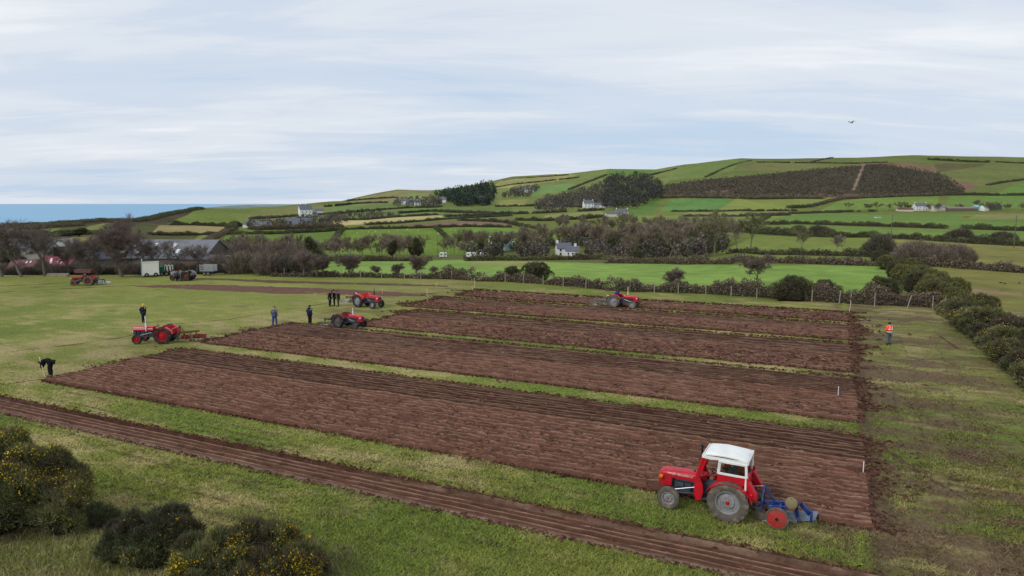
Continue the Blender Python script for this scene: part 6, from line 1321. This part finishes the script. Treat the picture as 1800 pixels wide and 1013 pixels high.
# nearest: cab tractor ploughing to the left
hd = R(180 - 27.5); tp = place((1278, 917), None, hd, 'L')
T1 = tractor('nearest red tractor with white canvas cab roof, working at the edge of the ploughing', tp, hd, redp_, rimg, tyre_m, redp_, (blackp, 1.05, -.34, 2.32), cab=True, text='MASSEY FERGUSON 35')
bluep = mat('plough_blue', s2l(24, 48, 114), .5, var=.18, scale=4, two=s2l(70, 84, 120), twoscale=5)
plough('blue plough with a red disc land wheel behind the nearest tractor', tp, hd, bluep, mat('disc_red', s2l(172, 50, 48), .6, var=.2, two=s2l(128, 84, 70), twoscale=4), mat('worn_board', s2l(128, 136, 150), .45, metal=.3, var=.3, scale=3), tail=mat('disc_ochre', s2l(128, 116, 84), .7), length=.80)
def cab(root):
    MB.ZMAP = lambda z: z if z < .6 else .6 + (z - .6) * .82
    rings = []
    for x in np.linspace(.84, -.52, 17):
        hw = .57; k = []; zc = float(np.interp(x, (-.52, -.46, -.2, .1, .4, .78, .84), (2.26, 2.33, 2.36, 2.39, 2.385, 2.35, 2.26)))
        for y in np.linspace(-hw, hw, 19): k.append((x, y, zc + .05 * (1 - (y / hw) ** 4) - .035 * math.cos(2 * math.pi * (x - .16) / .68) * (1 - (y / hw) ** 2) + .05 * (float(fbm(x * 3.1, y * 4.0, 6, 3)) - .5)))
        for y in np.linspace(hw, -hw, 19): k.append((x, y, zc - .045))
        rings.append(k)
    rf = MB().loft(rings).build('cab_roof', canvas, root, smooth=50)
    for s in (-1, 1):
        m = MB(); pts = [(.86, 2.30), (-.53, 2.30), (-.54, 2.14), (-.30, 2.20), (.05, 2.16), (.35, 2.20), (.6, 2.17), (.86, 2.20)]
        m.prism(pts, s * .575, s * .60); m.build('roof_skirt', canvas, rf)
    MB().prism([(-.59, 2.30), (.59, 2.30), (.585, 2.16), (.2, 2.20), (-.2, 2.18), (-.585, 2.16)], -.56, -.535, 'X').build('roof_skirt', canvas, rf)
    MB().prism([(-.59, 2.30), (.59, 2.30), (.585, 2.19), (0, 2.21), (-.585, 2.19)], .845, .87, 'X').build('roof_skirt', canvas, rf)
    for s in (-1, 1):
        m = MB(); m.bar((1.04, s * .50, 1.28), (.82, s * .555, 2.24), .07, .09); m.build('front_pillar', redp_, root, bevel=.01)
        m = MB(); m.prism([(1.08, 1.36), (.96, 1.42), (.84, 1.10), (.80, .80), (.86, .46), (1.02, .40), (1.10, .60)], s * .50, s * .54); m.bar((.98, s * .53, 1.40), (.74, s * .56, 2.16), .02, .10); m.build('leg_shield', redp_, root, bevel=.012)
        m = MB(); m.prism([(1.08, 1.36), (.98, 1.36), (.98, .48), (1.08, .48)], s * .26, s * .50); m.build('cowl', redp_, root, bevel=.012)
        m = MB(); m.prism([(.36, 1.68), (-.60, 1.66), (-.66, 1.12), (-.45, 1.34), (-.1, 1.42), (.2, 1.32), (.38, 1.14)], s * .60, s * .625); m.build('side_panel', redp_, root, bevel=.008)
        m = MB()
        for a, b in (((.34, 1.68), (.30, 2.20)), ((-.52, 1.68), (-.49, 2.20)), ((.36, 1.70), (-.54, 1.68)), ((.32, 2.17), (-.50, 2.16))): m.bar((a[0], s * .618, a[1]), (b[0], s * .598, b[1]), .045, .085)
        fr = m.build('side_window_frame', canvas, root, bevel=.01)
        MB().prism([(.31, 1.74), (-.48, 1.72), (-.46, 2.12), (.28, 2.13)], s * .600, s * .604).build('pane', glassm, fr)
        m = MB(); m.bar((-.50, s * .60, 1.10), (-.50, s * .59, 2.2), .06, .06); m.build('rear_pillar', canvas, root, bevel=.01)
        MB().prism([(-.62, 1.50), (-.55, 1.50), (-.62, .92), (-.86, .86), (-.84, 1.06)], s * .40, s * .64).build('rear_quarter_panel', redp_, root, bevel=.02)
    m = MB(); m.box((.935, 0, 1.72), (.02, 1.0, .8), Matrix.Rotation(-.22, 3, 'Y')); m.build('windscreen', glassm, root)
    MB().bar((.83, -.55, 2.20), (.83, .55, 2.20), .06, .08).build('windscreen_rail', redp_, root)
    m = MB(); m.prism([(-.58, .98), (.58, .98), (.58, 1.48), (-.58, 1.48)], -.56, -.53, 'X'); m.build('rear_panel', redp_, root, bevel=.01)
    fr = MB().bar((-.53, -.58, 1.52), (-.53, .58, 1.52), .05, .07).bar((-.52, -.58, 2.14), (-.52, .58, 2.14), .05, .06).build('rear_window_frame', redp_, root); MB().box((-.525, 0, 1.83), (.006, 1.1, .56)).build('pane', glassm, fr)
cab(T1); MB.ZMAP = None
h1 = Vector((math.cos(hd), math.sin(hd), 0))
person('driver in dark clothes inside the canvas cab of the nearest tractor', tp - h1 * .05 + Vector((0, 0, 1.04)), hd, SIT, cloth('slate_jacket', 52, 54, 70), navy, cloth('lavender_cap', 120, 116, 148), hatkind='cap')
# MF with white exhaust, parked on the left
hd = R(183); tp = place((286, 605.5), None, hd, 'L')
tractor('unmanned red tractor with tall white exhaust and red wheels, parked on the left', tp, hd, redp_, rimr, tyre_d, rimr, (whitep, 1.35, .30, 2.28), square=True, text=None, sc=1.03)
plough('rusty red plough behind the parked tractor with white exhaust', tp, hd, rustm, None, mat('rust_board', s2l(126, 40, 44), .6, var=.2), sc=1.03, lift=.18, length=1.1, tail=None)
# two tractors at the left ends of the middle plots
hd = R(-24); tp = place((593, 577), None, hd, 'R')
tractor('bright red tractor in front of the trio, unmanned, nose to the right', tp, hd, redp_, rimd, tyre_d, rimd, (whitep, 1.2, .0, 2.0), sc=.95, flash=True, fenderm=mat('dark_mudguard', s2l(108, 40, 36), .6, var=.2))
plough('dark plough set in the soil behind the bright red tractor', tp, hd, mat('plough_dark', s2l(52, 52, 56), .7, var=.2), None, steel, sc=.95, length=.75)
hd = R(-32); tp = place((629, 540.5), None, hd, 'R')
tractor('older red tractor with pale grey rear wheels beside the trio', tp, hd, mat('tractor_red_dull', s2l(184, 34, 46), .5, var=.15, two=s2l(150, 60, 60)), rimg, tyre_d, rimg, (blackp, 1.3, .3, 2.0), sc=1.06, fenderm=redo)
plough('plough with raised white mouldboards behind the older red tractor', tp, hd, mat('plough_brown', s2l(96, 78, 62), .8, var=.2), None, mat('white_board', s2l(226, 222, 218), .5, var=.1), sc=1.06, lift=.22, length=.9)
# tractor with blue driver far right of centre
hd = R(-27); tp = place((1078, 541), None, hd, 'R')
tractor('red tractor driven by a person in blue, crossing the far plots', tp, hd, redp_, rimg, tyre_m, rimg, (pale, 1.25, .0, 2.25), sc=1.06)
plough('grey plough with bright shares behind the blue-clad driver', tp, hd, mat('plough_grey', s2l(110, 116, 120), .6, var=.2), None, steel, sc=1.06, length=1.0)
person('driver in blue jacket and dark cap looking back from the far tractor', tp + Vector((0, 0, 1.0)), hd, SITF, blue, navy, blackhat)
# far left and farmyard tractors
hd = R(192); tp = place((155, 502.5), None, hd, 'L')
tractor('rusty red tractor alone at the far left of the field', tp, hd, redd, rustm, tyre_m, rustm, None, sc=.96)
plough('dark plough with a pale disc behind the rusty red tractor', tp, hd, blackp, mat('disc_grey', s2l(140, 148, 156), .5), steel, sc=.96, length=.6, lift=.1)
hd = R(176); tp = place((327, 494), None, hd, 'L')
tractor('grey tractor with rusty wheels among the group near the farm', tp, hd, mat('tractor_grey', s2l(128, 130, 134), .6, var=.15), rustm, tyre_d, rustm, (rustm, 1.2, .3, 2.1), sc=1.05)
# ------------------------------------------------------------------ trailers at the farm end
def wh(root, x, y, r=.3, w=.16): 
    o = MB().lathe([(r * .5, -w / 2), (r * .95, -w / 2), (r, -w / 4), (r, w / 4), (r * .95, w / 2), (r * .5, w / 2)], (x, y, r), (0, 1, 0), 16, closed=True).build('wheel', tyre_d, root, smooth=40); MB().lathe([(0, -w * .3), (r * .52, -w * .3), (r * .52, w * .3), (0, w * .3)], (x, y, r), (0, 1, 0), 12).build('rim', rimg, o)
root = empty('box_trailer', G(251, 487.3), R(32), 1.15); tag(root, 'white box trailer with cream side in front of the big bare tree', 'trailer')
MB().box((.95, .6, 1.02), (1.9, 1.7, 1.62)).build('body', mat('cream_panel', s2l(240, 236, 226), .6, var=.05), root, bevel=.03); MB().box((-.02, .6, .98), (.06, 1.74, 1.74)).build('ramp_door', mat('pale_blue_panel', s2l(206, 216, 226), .5, var=.04), root)
MB().box((.95, .6, 1.86), (2.0, 1.8, .07)).build('roof', whitep, root); MB().cyl((.0, .2, 1.86), (0, .2, 2.15), .03, n=6).cyl((0, .2, 2.12), (0, .2, 2.3), .07, n=8).build('lamp_post', whitep, root)
for x in (.45, 1.5): wh(root, x, -.26, .26); wh(root, x, 1.46, .26)
MB().bar((1.9, .6, .35), (2.9, .6, .35), .1, .1).build('drawbar', engm, root)
root = empty('green_trailer', G(283, 484.5), R(8)); tag(root, 'high-sided dark green trailer right of the white one', 'trailer'); gm = mat('trailer_green', s2l(26, 84, 62), .6, var=.15)
MB().prism([(-.62, .55), (.62, .55), (.68, 1.55), (-.68, 1.55)], -.6, .9).build('tub', gm, root, bevel=.02); MB().box((0, -.64, 1.42), (1.1, .05, .09)).build('top_rail', mat('pale_green', s2l(150, 180, 160), .6), root)
for x in (-.35, .35): wh(root, x, -.62, .28); wh(root, x, .92, .28)
MB().box((0, .15, .48), (1.3, 1.0, .12)).build('chassis', blackp, root)
root = empty('red_trailer', G(299, 484.5), R(6)); tag(root, 'low red trailer carrying white hooped frames', 'trailer')
MB().box((0, .3, .62), (1.9, 1.1, .12)).build('bed', rustm, root); wh(root, -.35, -.3, .3); wh(root, .45, -.3, .3); wh(root, .45, .9, .3)
for x in (-.75, -.3, .15): MB().tube([(x, -.1, .68), (x + .05, -.1, 1.4), (x + .2, -.1, 1.62), (x + .35, -.1, 1.5), (x + .32, -.1, .9)], .05, 6).build('hoop', whitep, root)
root = empty('cattle_trailer', G(367, 484), R(-8)); tag(root, 'grey slatted cattle trailer tilted beside the barn', 'trailer')
for z in (.75, 1.02, 1.3, 1.56): MB().box((0, -.55, z + .0), (2.2, .05, .15)).build('slat', mat('galvanised', s2l(150, 154, 156), .5, metal=.3, var=.15), root)
for x in (-1.08, -.3, .45, 1.08): MB().box((x, -.51, 1.15), (.06, .06, 1.1)).build('upright', MATS['galvanised'], root)
MB().box((0, 0, .6), (2.2, 1.2, .1)).build('bed', engm, root); MB().box((0, .55, 1.15), (2.2, .05, 1.0)).build('far_side', MATS['galvanised'], root); wh(root, .3, -.6, .3); wh(root, -.35, -.6, .3)
for i, (px, lab, n) in enumerate([(91, 'left pile of pale timbers below the red barn', 4), (110, 'right pile of pale timbers below the red barn', 5)]):
    root = empty('timber_pile', G(px, 486), R(4)); tag(root, lab, 'timber pile', 'timber piles')
    for k in range(n): MB().box(((k % 2) * .1, (k // 2) * .25, .1 + .14 * (k % 3)), (1.5, .2, .12)).build('plank', mat('pale_timber', s2l(160, 150, 136), .85, var=.2), root)
    MB().box((0, .1, .05), (1.2, .6, .1)).build('bearer', wood_m, root)
root = empty('tipping_trailer', G(149, 486), R(0)); tag(root, 'low brown tipping trailer behind the rusty red tractor', 'trailer')
MB().prism([(-1.2, .55), (1.2, .55), (1.25, 1.05), (-1.25, 1.05)], -.5, .7).build('tub', rustsheet, root, bevel=.02); MB().box((0, .1, .48), (2.2, .8, .1)).build('chassis', blackp, root); wh(root, .3, -.4, .3); wh(root, .3, .6, .3)

# ------------------------------------------------------------------ animals
wool = mat('wool', s2l(222, 216, 200), .95, var=.1); crow_m = mat('crow_black', (0.012, 0.012, 0.014), .6); gull = mat('gull_grey', s2l(120, 124, 130), .8)
def sheep(px, py, rz, label):
    root = empty('sheep', T(px, py), rz); tag(root, label, 'sheep', 'sheep on the green hillside')
    V = [(0, 0, .62), (.35, 0, .64), (-.35, 0, .62), (.52, 0, .78), (.68, 0, .72), (.32, .13, .32), (.33, .13, .03), (.32, -.13, .32), (.33, -.13, .03), (-.32, .13, .36), (-.38, .13, .2), (-.34, .13, .03), (-.32, -.13, .36), (-.38, -.13, .2), (-.34, -.13, .03)]
    E = [(0, 1), (0, 2), (1, 3), (3, 4), (1, 5), (5, 6), (1, 7), (7, 8), (2, 9), (9, 10), (10, 11), (2, 12), (12, 13), (13, 14)]
    skinmesh('body', V, E, [(.27, .26), (.22, .23), (.22, .22), .11, .06, .06, .035, .06, .035, .08, .04, .035, .08, .04, .035], wool, root)
    return root
for i, (px, py) in enumerate([(628, 411), (648, 409.5), (660, 408.5), (612, 421), (700, 406), (716, 405), (735, 406.5), (741, 418), (792, 406), (800, 407), (770, 412), (684, 409)]):
    sheep(px, py, rs.uniform(0, 6), 'x')
ordinal('sheep on the green hillside', 'white sheep from the left on the green hillside below the dark hedge', lambda o: o.location.x / o.location.y)
def bird(label, loc, rz, flying, m, sc=1.0):
    root = empty('bird', loc, rz, sc); tag(root, label, 'bird')
    skinmesh('body', [(-.22, 0, 0), (-.08, 0, 0), (.08, 0, .01), (.17, 0, .04), (.26, 0, .03)], [(0, 1), (1, 2), (2, 3), (3, 4)], [.02, .06, .06, .04, .01], m, root, 1)
    for s in (-1, 1):
        if flying: MB().add([(.08, s * .04, .03), (-.08, s * .04, .02), (.10, s * .26, .17), (-.06, s * .26, .15), (-.04, s * .56, .10), (-.10, s * .54, .09), (.08, s * .04, .045), (-.08, s * .04, .035), (.10, s * .26, .185), (-.06, s * .26, .165)], [(0, 1, 3, 2), (2, 3, 5, 4), (6, 8, 9, 7), (0, 2, 8, 6), (1, 7, 9, 3), (8, 4, 5, 9)]).build('wing', m, root)
        else:
            MB().ell((-.05, s * .05, .01), (.17, .02, .05), 8, 6).build('wing', m, root); MB().cyl((0, s * .03, -.05), (.01, s * .03, -.16), .008, n=5).build('leg', m, root)
    return root
bird('grey bird flying with raised wings above the right hill', W(1497, 216, 60), R(200), True, gull, 0.8)
for px, py, lab in [(1759, 499, 'leftmost black crow on the right-hand pasture'), (1766, 500.5, 'middle black crow on the right-hand pasture'), (1792, 499, 'rightmost black crow on the right-hand pasture')]:
    p = T(px, py); p.z = p.z + 0.0; bird(lab, p + Vector((0, 0, .16)), rs.uniform(0, 6), False, crow_m, 1.1)
for px, py, m_, lab in [(1543, 384, white, 'white feed trough in the field below the far farm'), (1698, 383, mat('orange_trough', s2l(206, 110, 60), .7), 'orange feed trough in the field below the far farm')]:
    root = empty('feed_trough', T(px, py), 0.1); tag(root, lab, 'trough'); MB().prism([(-.5, .3), (.5, .3), (.75, 1.0), (-.75, 1.0)], -2.2, 2.2, 'X').build('tub', m_, root)
    for s in (-1.8, 1.8): MB().box((s, 0, .15), (.15, .9, .4)).build('leg', m_, root)
